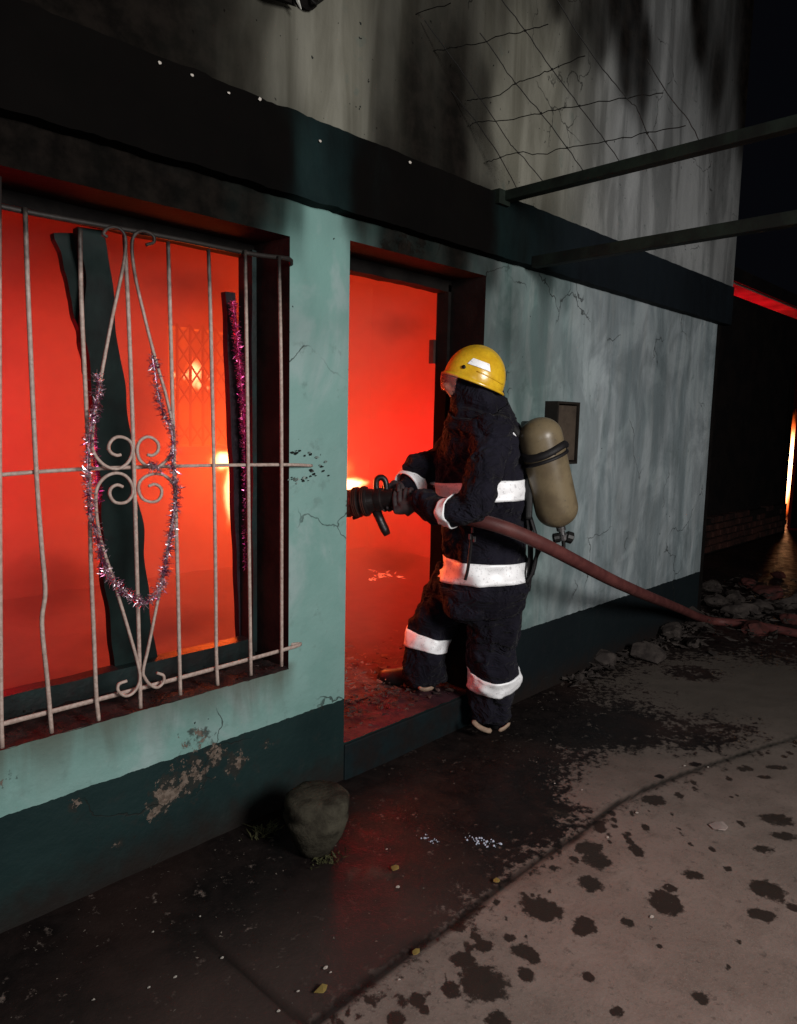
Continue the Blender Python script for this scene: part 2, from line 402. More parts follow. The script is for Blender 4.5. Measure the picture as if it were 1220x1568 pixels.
c = t.mix(t.ramp(t.sep(p)[0], 2.6, 3.6), c, (0.011, 0.016, 0.021))
c = t.mix(t.ramp(t.math('ADD', t.attr('soot'), t.math('MULTIPLY', t.math('SUBTRACT', t.noise(t.pos((1, 1, .35)), 9, 5, .6), .5), .6)), .05, .95), c, t.mix(b1, (0.003, 0.003, 0.003), (0.007, 0.006, 0.0055))); M_BAND = t.bsdf(c, 0.7, t.ramp(t.attr('soot'), 0, .8, .15, .0), bump=b2, bstr=.4, bdist=.005)
link('concrete_band', me, M_BAND, house, label='dark green sooted concrete band above the door and window')

def quadbox(name, a, b, mat, parent=house, **kw):
    return link(name, MB().box(a, b).mesh(), mat, parent, **kw)
# reveals of window and door (real wall thickness)
link('window_soffit', MB().add([(WX0,0,WZ1),(WX1,0,WZ1),(WX1,TH,WZ1),(WX0,TH,WZ1)], [(0,1,2,3)]).mesh(), M_CHAR, house)
mb = MB()
mb.add([(WX1,0,WZ0),(WX1,TH,WZ0),(WX1,TH,WZ1),(WX1,0,WZ1)], [(0,1,2,3)])
link('window_reveal', mb.mesh(), M_REVEAL, house); mb = MB()
mb.add([(WX0,0,WZ0),(WX0,TH,WZ0),(WX0,TH,WZ1),(WX0,0,WZ1)], [(3,2,1,0)])
link('window_reveal', mb.mesh(), M_REVEAL, house)
mb = MB()
mb.add([(DX1,0,DZ0),(DX1,TH,DZ0),(DX1,TH,DZ1),(DX1,0,DZ1)], [(0,1,2,3)])
mb.add([(DX0,0,DZ1),(DX1,0,DZ1),(DX1,TH,DZ1),(DX0,TH,DZ1)], [(0,1,2,3)])
mb.add([(DX0,0,DZ0),(DX0,TH,DZ0),(DX0,TH,DZ1),(DX0,0,DZ1)], [(3,2,1,0)])
link('door_reveal', mb.mesh(), M_CHAR, house)
# sill, with rough crumbled top
nx, ny = 90, 14; V = []
for j in range(ny):
    for i in range(nx):
        x = WX0 + (WX1-WX0)*i/(nx-1); y = -0.004 + (TH+0.004)*j/(ny-1)
        V.append((x, y, WZ0 + (0.014*mnoise.noise(Vector((x*16, y*16, 1))) + 0.01*mnoise.noise(Vector((x*45, y*45, 4))) + .002)*(1 if 0 < j else .3)))
Fc = [(j*nx+i, j*nx+i+1, (j+1)*nx+i+1, (j+1)*nx+i) for j in range(ny-1) for i in range(nx-1)]
M_SILL = simple('crumbled_sooty_sill', (0.055, 0.030, 0.027), 0.7, 0.3, scale=18, col2=(0.012, 0.010, 0.010), bstr=0.8)
link('window_sill', mesh('sill', V, Fc), M_SILL, house, smooth=True)

# burnt timber frame in the window
wf = empty('window_frame', (0.9, 0.24, 0.5)); wf.parent = house; wf.matrix_parent_inverse = Matrix.Translation(-world_loc(house))
fy = 0.235
link('frame_bottom_rail', plank((WX0, fy, WZ0+0.028), (WX1, fy, WZ0+0.028), (0,0,1), 0.085, 0.06, 0.006, 30, 3), M_FRAME, wf)
link('frame_top_rail', plank((WX0, fy, WZ1-0.02), (WX1, fy, WZ1-0.02), (0,0,1), 0.04, 0.06, 0.006, 30, 4), M_CHAR, wf)
link('frame_side_post', plank((WX1-0.008, fy, WZ0+0.02), (WX1-0.008, fy, WZ1-0.02), (1,0,0), 0.022, 0.085, 0.004, 30, 5), M_FRAME, wf)
# door frame
df = empty('door_frame', (2.3, 0.24, 0.15)); df.parent = house; df.matrix_parent_inverse = Matrix.Translation(-world_loc(house))
link('frame_side_post', plank((DX1-0.008, fy, DZ0), (DX1-0.008, fy, DZ1-0.02), (1,0,0), 0.022, 0.07, 0.003, 30, 6), M_CHAR, df)
link('frame_top_rail', plank((DX0, fy, DZ1-0.025), (DX1, fy, DZ1-0.025), (0,0,1), 0.05, 0.07, 0.006, 20, 7), M_CHAR, df)
M_HINGE = simple('scorched_hinge_steel', (0.12, 0.07, 0.06), 0.5, 0.5, metal=0.6)
for hz in (1.70,):
    link('hinge', MB().box((DX1-0.034, TH-0.01, hz), (DX1-0.019, TH+0.018, hz+0.11)).mesh(), M_HINGE, df)

# window grille: straight bars, three rails, scrolls
gr = empty('window_grille', (0.9, -0.05, 0.55)); gr.parent = house; gr.matrix_parent_inverse = Matrix.Translation(-world_loc(house))
GY = -0.045
def G(px, py): 
    q = wal(px, py, GY); return Vector((q.x, GY, q.z))
bars = [[(-2,270),(-1,700),(1,1060),(3,1145)],
        [(38,318),(44,480),(55,715),(63,830),(69,905),(64,955),(72,1040),(79,1122)],
        [(122,350),(125,480),(135,690),(139,860),(143,960),(147,1060),(151,1103)],
        [(190,358),(196,470),(203,650),(209,860),(213,1000),(215,1084)],
        [(257,370),(260,470),(266,690),(271,850),(274,980),(276,1064)],
        [(319,382),(322,480),(327,700),(330,890),(331,1000),(333,1049)],
        [(375,383),(377,500),(380,720),(382,900),(384,1034)],
        [(427,392),(430,560),(431,720),(431,900),(431,1020)]]
for i, b in enumerate(bars):
    link('grille_bar', MB().tube(spline([G(*q) for q in b], 6), [0.0085]*100 if False else 0.0061, 8).mesh(), M_GRILLE, gr, smooth=True)
link('grille_rail', MB().tube(spline([G(-60,738)+Vector((0,.015,0)), G(0,728)+Vector((0,.015,0)), G(150,718)+Vector((0,.015,0)), G(330,713)+Vector((0,.012,0)), G(448,712)+Vector((0,.015,0)), G(488,714)+Vector((0,.04,0))], 6), 0.0058, 8).mesh(), M_GRILLE, gr, smooth=True)
link('grille_rail', MB().tube(spline([G(-60,1129)+Vector((0,.015,0)), G(0,1113)+Vector((0,.015,0)), G(230,1053)+Vector((0,.015,0)), G(452,993)+Vector((0,.018,0)), G(458,992)+Vector((0,.05,0))], 6), 0.0080, 8, flat=.6).mesh(), M_GRILLE, gr, smooth=True)
link('grille_rail', MB().tube(spline([G(-60,300)+Vector((0,.015,0)), G(60,326)+Vector((0,.015,0)), G(260,362)+Vector((0,.015,0)), G(390,388)+Vector((0,.015,0)), G(445,395)+Vector((0,.018,0)), G(457,402)+Vector((0,.04,0))], 6), 0.0075, 8).mesh(), M_GRILLE, gr, smooth=True)
scrolls = [
 [(161,364),(155,359),(163,350),(179,351),(189,368),(185,410),(168,490),(152,575),(141,640),(138,680),(143,697),(154,710),(168,717),(182,716),(194,706),(200,690),(197,677),(187,670),(176,669),(167,675),(163,685),(167,693),(175,697),(182,696)],
 [(220,376),(232,372),(230,361),(212,355),(199,370),(203,420),(219,490),(234,548),(252,610),(262,660),(262,680),(258,696),(248,708),(235,716),(222,713),(211,704),(207,690),(210,677),(220,669),(231,671),(239,680),(238,691),(230,697),(222,696)],
 [(185,745),(176,742),(167,747),(165,757),(171,767),(181,770),(192,767),(200,756),(199,742),(190,729),(177,724),(163,727),(151,737),(144,754),(145,790),(152,830),(172,892),(194,965),(208,1015),(211,1040),(202,1058),(189,1064),(178,1056),(179,1046),(191,1041)],
 [(224,744),(234,741),(243,747),(244,757),(238,766),(227,768),(215,763),(209,750),(211,737),(222,728),(238,725),(252,730),(264,745),(265,765),(261,795),(250,860),(236,930),(224,990),(216,1025),(219,1037),(227,1047),(238,1051),(247,1043),(247,1033),(237,1029)]]
for s_ in scrolls:
    link('grille_scroll', MB().tube([v + Vector((0,-.012,0)) for v in [Vector(q) for q in spline([G(*q) for q in s_], 5)]], 0.0048, 6).mesh(), M_GRILLE, gr, smooth=True)
# torn anchor plaster beside the grille: small raised flakes
M_FLAKE = simple('loose_plaster', (0.30, 0.40, 0.37), 0.8, 0.2, scale=30, col2=(0.05, 0.05, 0.045))
M_DARKHOLE = simple('sooty_hole', (0.02, 0.022, 0.02), 0.9, 0.1)
mb = MB(); mb2 = MB()
for k in range(34):
    px_, py_ = random.choice([(455,693),(478,697),(465,733),(487,712),(484,725),(450,735)]); px_ += random.gauss(0,8); py_ += random.gauss(0,3.5)
    q = wal(px_, py_, -.003); s_ = random.uniform(.003,.008)
    pts = [q + Vector((math.cos(a)*s_*random.uniform(.6,1.8), -random.uniform(0,.006), math.sin(a)*s_*random.uniform(.4,1))) for a in (0,1.3,2.5,3.8,5)]
    (mb if k % 3 else mb2).add(pts, [(0,1,2,3,4)])
o = link('plaster_damage', mb2.mesh(), M_FLAKE, house, kind='stuff'); o = link('plaster_damage', mb.mesh(), M_DARKHOLE, house, kind='stuff')

# rooms behind the wall
R0, R1, RY1, RZ0, RZ1 = -0.9, 5.2, 3.3, 0.13, 2.75
BW = (wal(258, 600, 3.3).x, wal(376, 600, 3.3).x, 1.20, 2.13)          # opening in the back wall
mb = MB()
mb.add([(R0,TH,RZ0),(R0,RY1,RZ0),(R0,RY1,RZ1),(R0,TH,RZ1)], [(0,1,2,3)])
link('room_side_wall', mb.mesh(), M_ROOM, house); mb = MB()
mb.add([(R1,TH,RZ0),(R1,RY1,RZ0),(R1,RY1,RZ1),(R1,TH,RZ1)], [(3,2,1,0)])
link('room_side_wall', mb.mesh(), M_ROOM, house)
link('room_ceiling', MB().box((R0,TH+.001,RZ1), (R1,RY1,RZ1+.15)).mesh(), M_ROOM, house)
mb = MB()
mb.box((R0,RY1,RZ0), (BW[0],RY1+.15,RZ1)); mb.box((BW[1],RY1,RZ0), (R1,RY1+.15,RZ1))
mb.box((BW[0],RY1,RZ0), (BW[1],RY1+.15,BW[2])); mb.box((BW[0],RY1,BW[3]), (BW[1],RY1+.15,RZ1))
link('room_back_wall', mb.mesh(), M_ROOM, house)
# inner face of the front wall
mb = MB()
for (a, b, c_, d_) in ((R0,WX0,RZ0,RZ1),(WX0,WX1,RZ0,WZ0),(WX0,WX1,WZ1,RZ1),(WX1,DX0,RZ0,RZ1),(DX0,DX1,DZ1,RZ1),(DX1,R1,RZ0,RZ1)):
    mb.add([(a,TH,c_),(b,TH,c_),(b,TH,d_),(a,TH,d_)], [(3,2,1,0)])
link('room_front_wall', mb.mesh(), M_ROOM, house)
quadbox('back_window_ledge', (BW[0]-.12, RY1-.16, 1.13), (BW[1]+.05, RY1-.001, 1.195), M_ROOM)
# back room
mb = MB(); mb.box((1.2,5.3,RZ0),(5.2,5.45,RZ1)); mb.box((1.05,RY1+.151,RZ0),(1.2,5.45,RZ1)); mb.box((5.2,RY1+.151,RZ0),(5.35,5.45,RZ1)); mb.box((1.05,RY1+.151,RZ1+.001),(5.35,5.45,RZ1+.15))
link('back_room_wall', mb.mesh(), M_ROOM, house)
# outer side wall, rear upper wall
quadbox('side_wall', (5.25,0.004,-.05), (5.388,5.6,2.4), M_CHAR)
quadbox('upper_side_wall', (5.25,0.004,2.402), (5.596,5.6,4.6), M_CHAR)
quadbox('front_corner_trim', (5.393,0.006,-.05), (5.47,.2,2.15), M_CHAR)
# room floor, rough and wet, with the door step
nx, ny = 120, 60; V = []
for j in range(ny):
    for i in range(nx):
        x = R0 + (R1-R0)*i/(nx-1); y = TH + (RY1+2.1-TH)*j/(ny-1)
        V.append((x, y, 0.15 + 0.035*max(0, mnoise.noise(Vector((x*3, y*3, 0)))) + .008*mnoise.noise(Vector((x*14, y*14, 0)))))
Fc = [(j*nx+i, j*nx+i+1, (j+1)*nx+i+1, (j+1)*nx+i) for j in range(ny-1) for i in range(nx-1)]
link('room_floor', mesh('rf', V, Fc), M_RFLOOR, house, smooth=True)
M_STEP = simple('dark_green_step_paint', (0.009, 0.018, 0.021), 0.65, 0.15, scale=7, col2=(0.014, 0.012, 0.012), bstr=0.4)
me = MB().box((DX0+.001, -0.008, -.03), (2.95, TH, DZ0-.006)).mesh(); bevel(me, .008)
link('door_step', me, M_STEP, house)
nx, ny = 40, 14; V = []
for j in range(ny):
    for i in range(nx):
        x = DX0+.002 + (DX1-DX0-.004)*i/(nx-1); y = -.004 + (TH+.014)*j/(ny-1)
        V.append((x, y, DZ0 + .002 + .004*mnoise.noise(Vector((x*20, y*20, 3)))))
Fc = [(j*nx+i, j*nx+i+1, (j+1)*nx+i+1, (j+1)*nx+i) for j in range(ny-1) for i in range(nx-1)]
M_THRESH = simple('worn_red_threshold', (0.10, 0.04, 0.05), 0.6, 0.2, scale=8, col2=(0.045, 0.022, 0.028), bstr=.4)
link('door_threshold', mesh('th', V, Fc), M_THRESH, house, smooth=True)

# folding lattice grille across the back opening
bgz = empty('lattice_grille', (3.0, RY1-.02, 1.2)); bgz.parent = house; bgz.matrix_parent_inverse = Matrix.Translation(-world_loc(house))
M_DARKMETAL = simple('fire_blackened_steel', (0.03, 0.014, 0.012), 0.6, 0.4)
GX0, GX1 = BW[0]+.06, wal(345, 600, 3.3).x
for k in range(5):
    x = GX0 + (GX1-GX0)*k/4
    link('lattice_upright', MB().tube([(x, RY1-.02, BW[2]-.02), (x+.01, RY1-.02, BW[3]+.02)], .013, 6).mesh(), M_DARKMETAL, bgz)
for k in range(4):
    for j in range(6):
        if j == 1: continue
        x0 = GX0 + (GX1-GX0)*k/4; x1 = GX0+(GX1-GX0)*(k+1)/4; z0 = BW[2]+.02 + j*.155; z1 = z0+.155
        for (a, b) in (((x0,z0),(x1,z1)), ((x1,z0),(x0,z1))):
            link('lattice_strip', MB().tube([(a[0], RY1-.032, a[1]), (b[0], RY1-.032, b[1])], .008, 4).mesh(), M_DARKMETAL, bgz)

# canopy beams running out from the wall
M_BEAM = simple('green_canopy_steel', (0.016, 0.024, 0.018), 0.6, 0.15, scale=7, col2=(0.009, 0.010, 0.009))
cb = empty('canopy_frame', (2.8, -.05, 2.3), label='two dark green steel canopy beams running out from the wall above the firefighter', cat='canopy')
p0 = wal(768, 303, -.05)
def beam(p, dz, h, w, L=3.4, rise=0.0):
    me = MB().box((-w/2, -L, -h/2), (w/2, 0, h/2)).mesh(); bevel(me, .004)
    me.transform(Matrix.Rotation(rise, 4, 'X')); me.transform(Matrix.Translation(p)); return me
link('canopy_beam', beam(wal(770, 303, -.04), 0, .042, .05, rise=-.015), M_BEAM, cb)
link('canopy_beam', beam(wal(818, 402, -.05), 0, .05, .05, rise=-.01), M_BEAM, cb, label='lower canopy beam fixed to the dark band')
# bracket where the upper beam meets the wall
link('beam_bracket', MB().box(tuple(wal(770,303,-.06)+Vector((-.04,-.01,-.03))), tuple(wal(770,303,-.06)+Vector((.04,.055,.03)))).mesh(), M_BEAM, cb)

# sagging wire net between beam and upper wall: lies in a sloping plane through the upper beam
NP = wal(770, 296, -.04); nn = Vector((1, 0.0, 1.05)).normalized()      # plane normal (beam runs along y)
def NETP(px, py):
    r = pray(px, py); t = (NP-EYE).dot(nn)/r.dot(nn); return EYE + r*t
net = empty('wire_net', NP, label='sagging dark wire net hanging above the upper canopy beam by the pale wall', cat='wire net')
M_WIRE = simple('black_wire', (0.012, 0.011, 0.010), 0.7, 0.2)
wires = [[(500,-6),(530,18),(566,43),(610,75),(660,110),(700,150),(738,200),(766,241),(794,294)],
 [(650,30),(700,100),(745,165),(779,217),(794,234),(838,285)],
 [(735,50),(760,85),(789,128),(828,173),(868,226),(898,270)],
 [(765,-5),(804,47),(845,106),(887,162),(928,217),(958,258)],
 [(850,-5),(890,60),(930,115),(960,150),(977,170),(991,204),(1017,247)],
 [(990,90),(1020,140),(1054,185),(1075,226)],
 [(745,248),(764,241),(794,234),(830,236),(868,226),(928,217),(991,204),(1049,192)],
 [(720,192),(732,187),(777,184),(828,173),(887,162),(962,150),(1015,143)],
 [(715,155),(738,151),(765,145),(789,128),(820,117),(845,106),(896,85)],
 [(700,72),(734,66),(765,55),(804,47),(840,38)],
 [(566,43),(600,38),(640,20),(690,5)], [(610,75),(650,80),(700,72)]]
for w_ in wires:
    link('wire', MB().tube([Vector(q)+Vector((random.gauss(0,.002),0,random.gauss(0,.002))) for q in spline([NETP(*q) for q in w_], 5)], 0.0019, 5).mesh(), M_WIRE, net)
for q in [(766,241),(794,234),(868,226),(928,217),(991,204),(828,173),(887,162),(789,128),(845,106),(804,47),(566,43)]:
    link('wire_knot', MB().lathe([(-.005,.001),(-.003,.004),(.003,.004),(.005,.001)], NETP(*q), (1,0,.4), 6).mesh(), M_WIRE, net)
# broken lamp fitting high on the wall
lf = empty('broken_lamp_fitting', wal(455, -20), label='blackened broken lamp fitting with a white shard at the top edge of the wall', cat='lamp')
q = wal(455, -4, -.06)
link('fitting_base', MB().lathe([(0,.05),(.02,.055),(.05,.035),(.06,.012)], wal(462,-10,-.013), (0,-1,0), 14).mesh(), M_CHAR, lf)
link('broken_shade', rock(.05, 77, 2, (1.7,.6,.5)), M_CHAR, lf, origin=None).location = wal(420, -10, -.05) - world_loc(lf)+world_loc(lf)
link('white_shard', MB().tube([wal(452,-12,-.07), wal(456,2,-.08), wal(461,14,-.075)], [.006,.006,.002], 6).mesh(), simple('white_plastic', (.6,.6,.55)), lf)
link('cable', MB().tube(spline([wal(470,-8,-.06), wal(482,5,-.07), wal(490,2,-.05), wal(500,-6,-.04)],5), .004, 6).mesh(), M_WIRE, lf)

# ------------------------------------------------------------------ ground
SEAM = [gnd(*q) for q in ((420,1620),(480,1568),(548,1515),(620,1463),(700,1412),(760,1362),(822,1318),(880,1283),(940,1232),(985,1210),(1080,1172),(1150,1150),(1220,1128),(1300,1104),(1420,1075))]
JOINT = [gnd(*q) for q in ((300,1425),(345,1462),(400,1510),(470,1568),(500,1590))]
def seg_dist(x, y, poly):
    best = np.full(x.shape, 1e9); side = np.zeros(x.shape)
    for a, b in zip(poly[:-1], poly[1:]):
        ax, ay, bx, by = a[0], a[1], b[0], b[1]; dx, dy = bx-ax, by-ay
        t_ = np.clip(((x-ax)*dx+(y-ay)*dy)/(dx*dx+dy*dy), 0, 1)
        d = np.hypot(x-ax-t_*dx, y-ay-t_*dy); sd = (x-ax)*dy-(y-ay)*dx
        m_ = d < best; best = np.where(m_, d, best); side = np.where(m_, np.sign(sd), side)
    return best, side
gx = np.concatenate([[-60,-20,-6,-2.5,-1,-.3], np.arange(0, 4.3, .0125), np.arange(4.3, 6.5, .03), np.arange(6.6, 12, .3), [14,20,40,90]])
gy = np.concatenate([[-60,-25,-10,-6,-4,-3], np.arange(-2.3, 0.06, .0125), [.4,1,2,4,8,15,40,90]])
GXX, GYY = np.meshgrid(gx, gy)
dS, side = seg_dist(GXX, GYY, SEAM); dJ, _ = seg_dist(GXX, GYY, JOINT)
outer = side > 0      # camera side of the seam (lighter concrete)
# noise fields in numpy
def nfield(sc, seed, X=GXX, Y=GYY):
    r = np.empty(X.shape)
    for j in range(X.shape[0]):
        for i in range(X.shape[1]):
            r[j, i] = mnoise.noise(Vector((X[j,i]*sc, Y[j,i]*sc, seed)))
    return r
n1 = nfield(3.0, 1.0); n2 = nfield(9.0, 2.0)
ZZ = 0.004*n1 + 0.003*n2
pass
grv = np.exp(-(dS/(0.009+.006*np.clip(n2,-1,1)))**2)
ZZ = ZZ - .004*grv - .010*np.exp(-(dJ/.009)**2)
# rough muddy heap against the wall foot
WET = np.zeros(GXX.shape)        # >0.5: dark and wet
base_wet = np.where(outer, 0.0, 0.86 + .1*n1)
edge = np.clip(1 - dS/0.16, 0, 1)
base_wet = np.where(~outer, base_wet - .36*edge*(GXX > 1.9) - .27*np.clip(1-dS/.09,0,1)*(GXX <= 1.9), np.clip(.43 - dS/.42, 0, .43) + 0.02)
# wide dry patch in the far part, right side of the walkway (brownish grey concrete)
def gblob(px_, py_, rx, ry=None):
    q = gnd(px_, py_); s = (EYE-q).length/ F_PX; rx_ = rx*s; ry_ = (ry if ry else rx)*s*1.3
    # photo-wise horizontal and depth directions on the ground
    ux, uy = RIGHT.x, RIGHT.y; fx, fy_ = -uy, ux
    dx = GXX-q.x; dy = GYY-q.y
    a = (dx*ux+dy*uy)/rx_; b = (dx*fx+dy*fy_)/(ry_*1.9)
    return a*a+b*b
WET = base_wet
dry_far = np.exp(-gblob(1180, 1060, 190, 55)) + .9*np.exp(-gblob(1000, 1180, 95, 26)) + .8*np.exp(-gblob(940, 1215, 60, 18))
WET = WET - .95*np.clip(dry_far, 0, 1)*(~outer)
WET = np.maximum(WET, .95*np.exp(-gblob(960, 1110, 75, 24)**2))
WET = np.maximum(WET, .9*np.exp(-gblob(1060, 1030, 60, 18)**2)*.8)
spots = [(740,1505,42,26),(830,1392,36,22),(905,1355,22,13),(1020,1383,28,20),(1175,1362,28,17),(1165,1400,22,11),(760,1562,22,14),(805,1492,16,12),(690,1515,16,12),(740,1450,18,9),
 (710,1470,22,12),(960,1412,13,8),(1073,1528,13,10),(900,1350,22,10),(975,1303,12,12),(1060,1340,20,8),(915,1318,26,16),(900,1300,30,12),(960,1135,50,10),(800,1455,20,12),(815,1465,14,10),(895,1415,20,12),(890,1425,16,8),
 (1025,1360,12,6),(1190,1255,30,12),(1200,1280,22,8),(1170,1300,20,7),(1115,1330,8,5),(1090,1300,6,5),(1065,1170,16,5),(1190,1175,18,5),(1170,1190,14,5),(1010,1190,10,5),(1000,1225,24,10),(780,1435,12,6),(700,1420,16,9),(900,1495,10,7),(995,1420,6,4),(1215,1390,12,6),(640,1530,14,9),(650,1545,9,7),(605,1560,16,10),(945,1550,12,7),(1115,1480,5,4),(1010,1450,6,4),(1130,1440,7,4)]
for px_, py_, rx, ry in spots:
    WET = np.maximum(WET, 1.0*np.exp(-gblob(px_, py_, rx*.84, ry*.56)**1.5))
r3 = random.Random(9)
for k in range(95):
    f = r3.random(); px_ = 480+760*f + r3.gauss(25, 30); py_ = np.interp(px_, [480,620,700,822,940,1080,1220], [1568,1463,1412,1318,1232,1172,1128]) + abs(r3.gauss(0,50))+8
    s_ = r3.uniform(2.5,7); WET = np.maximum(WET, .9*np.exp(-gblob(px_, py_, s_, s_*.6)**1.5))
PATCH = .5*np.exp(-gblob(400, 1275, 30, 10)) + .55*np.exp(-gblob(560, 1335, 60, 16)) + .5*np.exp(-gblob(860,1250,40,14)) + .5*np.exp(-gblob(690,1440,60,12))
WET = WET - 0.0*PATCH
GZ = ZZ
V = np.stack([GXX, GYY, GZ], -1).reshape(-1, 3); nx = len(gx); ny = len(gy)
ii, jj = np.meshgrid(np.arange(nx-1), np.arange(ny-1)); a0 = (jj*nx+ii).ravel()
FQ = np.stack([a0, a0+1, a0+nx+1, a0+nx], -1)
me = bpy.data.meshes.new('ground'); me.from_pydata(V.tolist(), [], FQ.tolist()); me.update()
for nm, arr in (('wet', WET), ('groove', np.clip(1.5*np.exp(-(dS/(0.0115+.007*np.clip(n2,-1,1)+.002-.0035*np.clip((GXX-2.2)/1.0,0,1)))**2) + .8*np.exp(-(dJ/.009)**2), 0, 1)), ('patch', PATCH), ('outer', outer.astype(float))):
    at = me.attributes.new(nm, 'FLOAT', 'POINT'); at.data.foreach_set('value', arr.ravel().astype(np.float32))
def ground_material():
    t = NT('wet_dirty_concrete'); p = t.pos()
    big = t.noise(p, 1.6, 5, .6); med = t.noise(p, 11, 6, .65, .4); fine = t.noise(p, 70, 5, .7); grit = t.noise(p, 220, 3, .6)
    dry = t.mix(t.ramp(big, .35, .65), (0.195, 0.150, 0.128), (0.275, 0.212, 0.184))
    dry = t.mix(t.ramp(med, .45, .7, 0, .5), dry, (0.15, 0.118, 0.10))
    dry = t.mix(t.ramp(fine, .5, .75, 0, .4), dry, (0.09, 0.07, 0.06))
    dry = t.mix(t.ramp(grit, .52, .72, 0, .45), dry, (0.33, 0.27, 0.24))
    dry = t.mix(t.ramp(t.noise(p, 26, 6, .75), .57, .66, 0, .55), dry, (0.07, 0.054, 0.046))
    wet = t.mix(t.ramp(med, .35, .7), (0.010, 0.008, 0.008), (0.022, 0.016, 0.015))
    wet = t.mix(t.math('MULTIPLY', t.attr('outer'), .75), wet, (0.048, 0.037, 0.031))
    wet = t.mix(t.ramp(big, .45, .7, 0, .6), wet, (0.045, 0.026, 0.022))
    w = t.math('ADD', t.attr('wet'), t.math('ADD', t.math('MULTIPLY', t.math('SUBTRACT', med, .5), 1.15), t.math('MULTIPLY', t.math('SUBTRACT', t.noise(p, 34, 5, .7), .5), 1.5)))
    wf_ = t.ramp(w, .38, .66)
    X, Y, Z = t.sep(p)
    mid = t.mix(t.ramp(big, .3, .7), (0.060, 0.042, 0.038), (0.085, 0.060, 0.053))
    c = t.mix(wf_, dry, wet)
    # dried mud on the walkway, towards the camera side
    c = t.mix(t.math('MULTIPLY', t.math('SUBTRACT', 1.0, t.attr('outer')), t.math('MULTIPLY', t.ramp(Y, -.25, -.75), t.ramp(X, 2.1, 1.2, .0, .75))), c, mid)
    pt = t.ramp(t.math('ADD', t.attr('patch'), t.math('MULTIPLY', t.math('SUBTRACT', med, .5), .9)), .35, .75)
    c = t.mix(t.math('MULTIPLY', pt, .75), c, t.mix(t.ramp(fine, .4, .6), (0.075, 0.068, 0.052), (0.12, 0.10, 0.08)))
    c = t.mix(t.math('MULTIPLY', t.attr('groove'), .93), c, (0.012, 0.010, 0.009))
    sp_ = t.ramp(t.noise(p, 120, 1, .5), .76, .78)
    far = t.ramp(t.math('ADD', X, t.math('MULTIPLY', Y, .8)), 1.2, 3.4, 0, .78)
    c = t.mix(t.math('MULTIPLY', far, t.math('SUBTRACT', 1.0, wf_)), c, (0.060, 0.052, 0.042))  # light falloff with distance put into the dry ground colour
    c = t.mix(t.math('MULTIPLY', sp_, t.ramp(med, .5, .6, 0, .8)), c, (0.35, 0.32, 0.28))
    rough = t.math('SUBTRACT', 0.78, t.math('MULTIPLY', wf_, t.ramp(med, .35, .65, .5, .25)))
    bump = t.math('ADD', t.math('MULTIPLY', fine, .5), t.math('ADD', t.math('MULTIPLY', med, 1.0), t.math('MULTIPLY', grit, .2)))
    return t.bsdf(c, rough, t.math('SUBTRACT', .24, t.math('MULTIPLY', wf_, .12)), bump=bump, bstr=0.5, bdist=0.006)
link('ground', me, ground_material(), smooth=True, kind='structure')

# sky dome is the dark world background
# ------------------------------------------------------------------ neighbouring burnt building beyond the corner
nb = empty('neighbouring_house', (8, 1.3, 0), label='blackened neighbouring house past the corner with fire showing through a slit', cat='house')
NY = 1.2
def NB(px, py): return wal(px, py, NY)
s0 = NB(1196, 810); s1 = NB(1222, 600)
gz1 = NB(1115, 428).z; gz0 = NB(1115, 449).z
topz = gz1
xl = 5.62; xr = 30.0
slx0 = NB(1197, 800).x; slx1 = NB(1209, 800).x; slx1b = NB(1226, 600).x; slx0b = NB(1211, 600).x
slz0 = NB(1200, 812).z; slz1 = NB(1225, 560).z
M_NB = simple('burnt_black_wall', (0.022, 0.016, 0.015), 0.85, 0.2, scale=4, col2=(0.010, 0.009, 0.010), bstr=.6)
mb = MB(); T2 = .03
mb.box((xl, NY, -.05), (slx0, NY+T2, gz0)); mb.box((slx1b, NY, -.05), (xr, NY+T2, gz0)); mb.box((slx0, NY, -.05), (slx1b, NY+T2, slz0)); mb.box((slx0, NY, slz1), (slx1b, NY+T2, gz0))
link('burnt_wall', mb.mesh(), M_NB, nb)
link('roof_eave', MB().box((xl, NY-.02, gz1+.005), (xr, NY+3.5, gz1+.16)).mesh(), M_NB, nb)
link('inner_ceiling', MB().box((xl+.1, NY+.02, gz1-.012), (xr, NY+2.6, gz1+.004)).mesh(), M_ROOM, nb)
link('inner_back_wall', MB().box((xl, NY+2.6, -.05), (xr, NY+2.75, gz1-.01)).mesh(), M_ROOM, nb)
link('inner_side_wall', MB().box((xl, NY+.2, -.05), (xl+.1, NY+2.6, gz1-.01)).mesh(), M_ROOM, nb)
# plank edges hanging at the slit
link('leaning_plank', plank((slx0b-.02, NY-.02, slz1), (slx0-.09, NY-.02, slz0-.1), (1,0,0), .16, .02, .02, 20, 8), M_CHAR, nb)
link('leaning_plank', plank((slx1b+.10, NY-.02, slz1), (slx1+.03, NY-.02, slz0-.1), (1,0,0), .20, .02, .02, 20, 9), M_CHAR, nb)
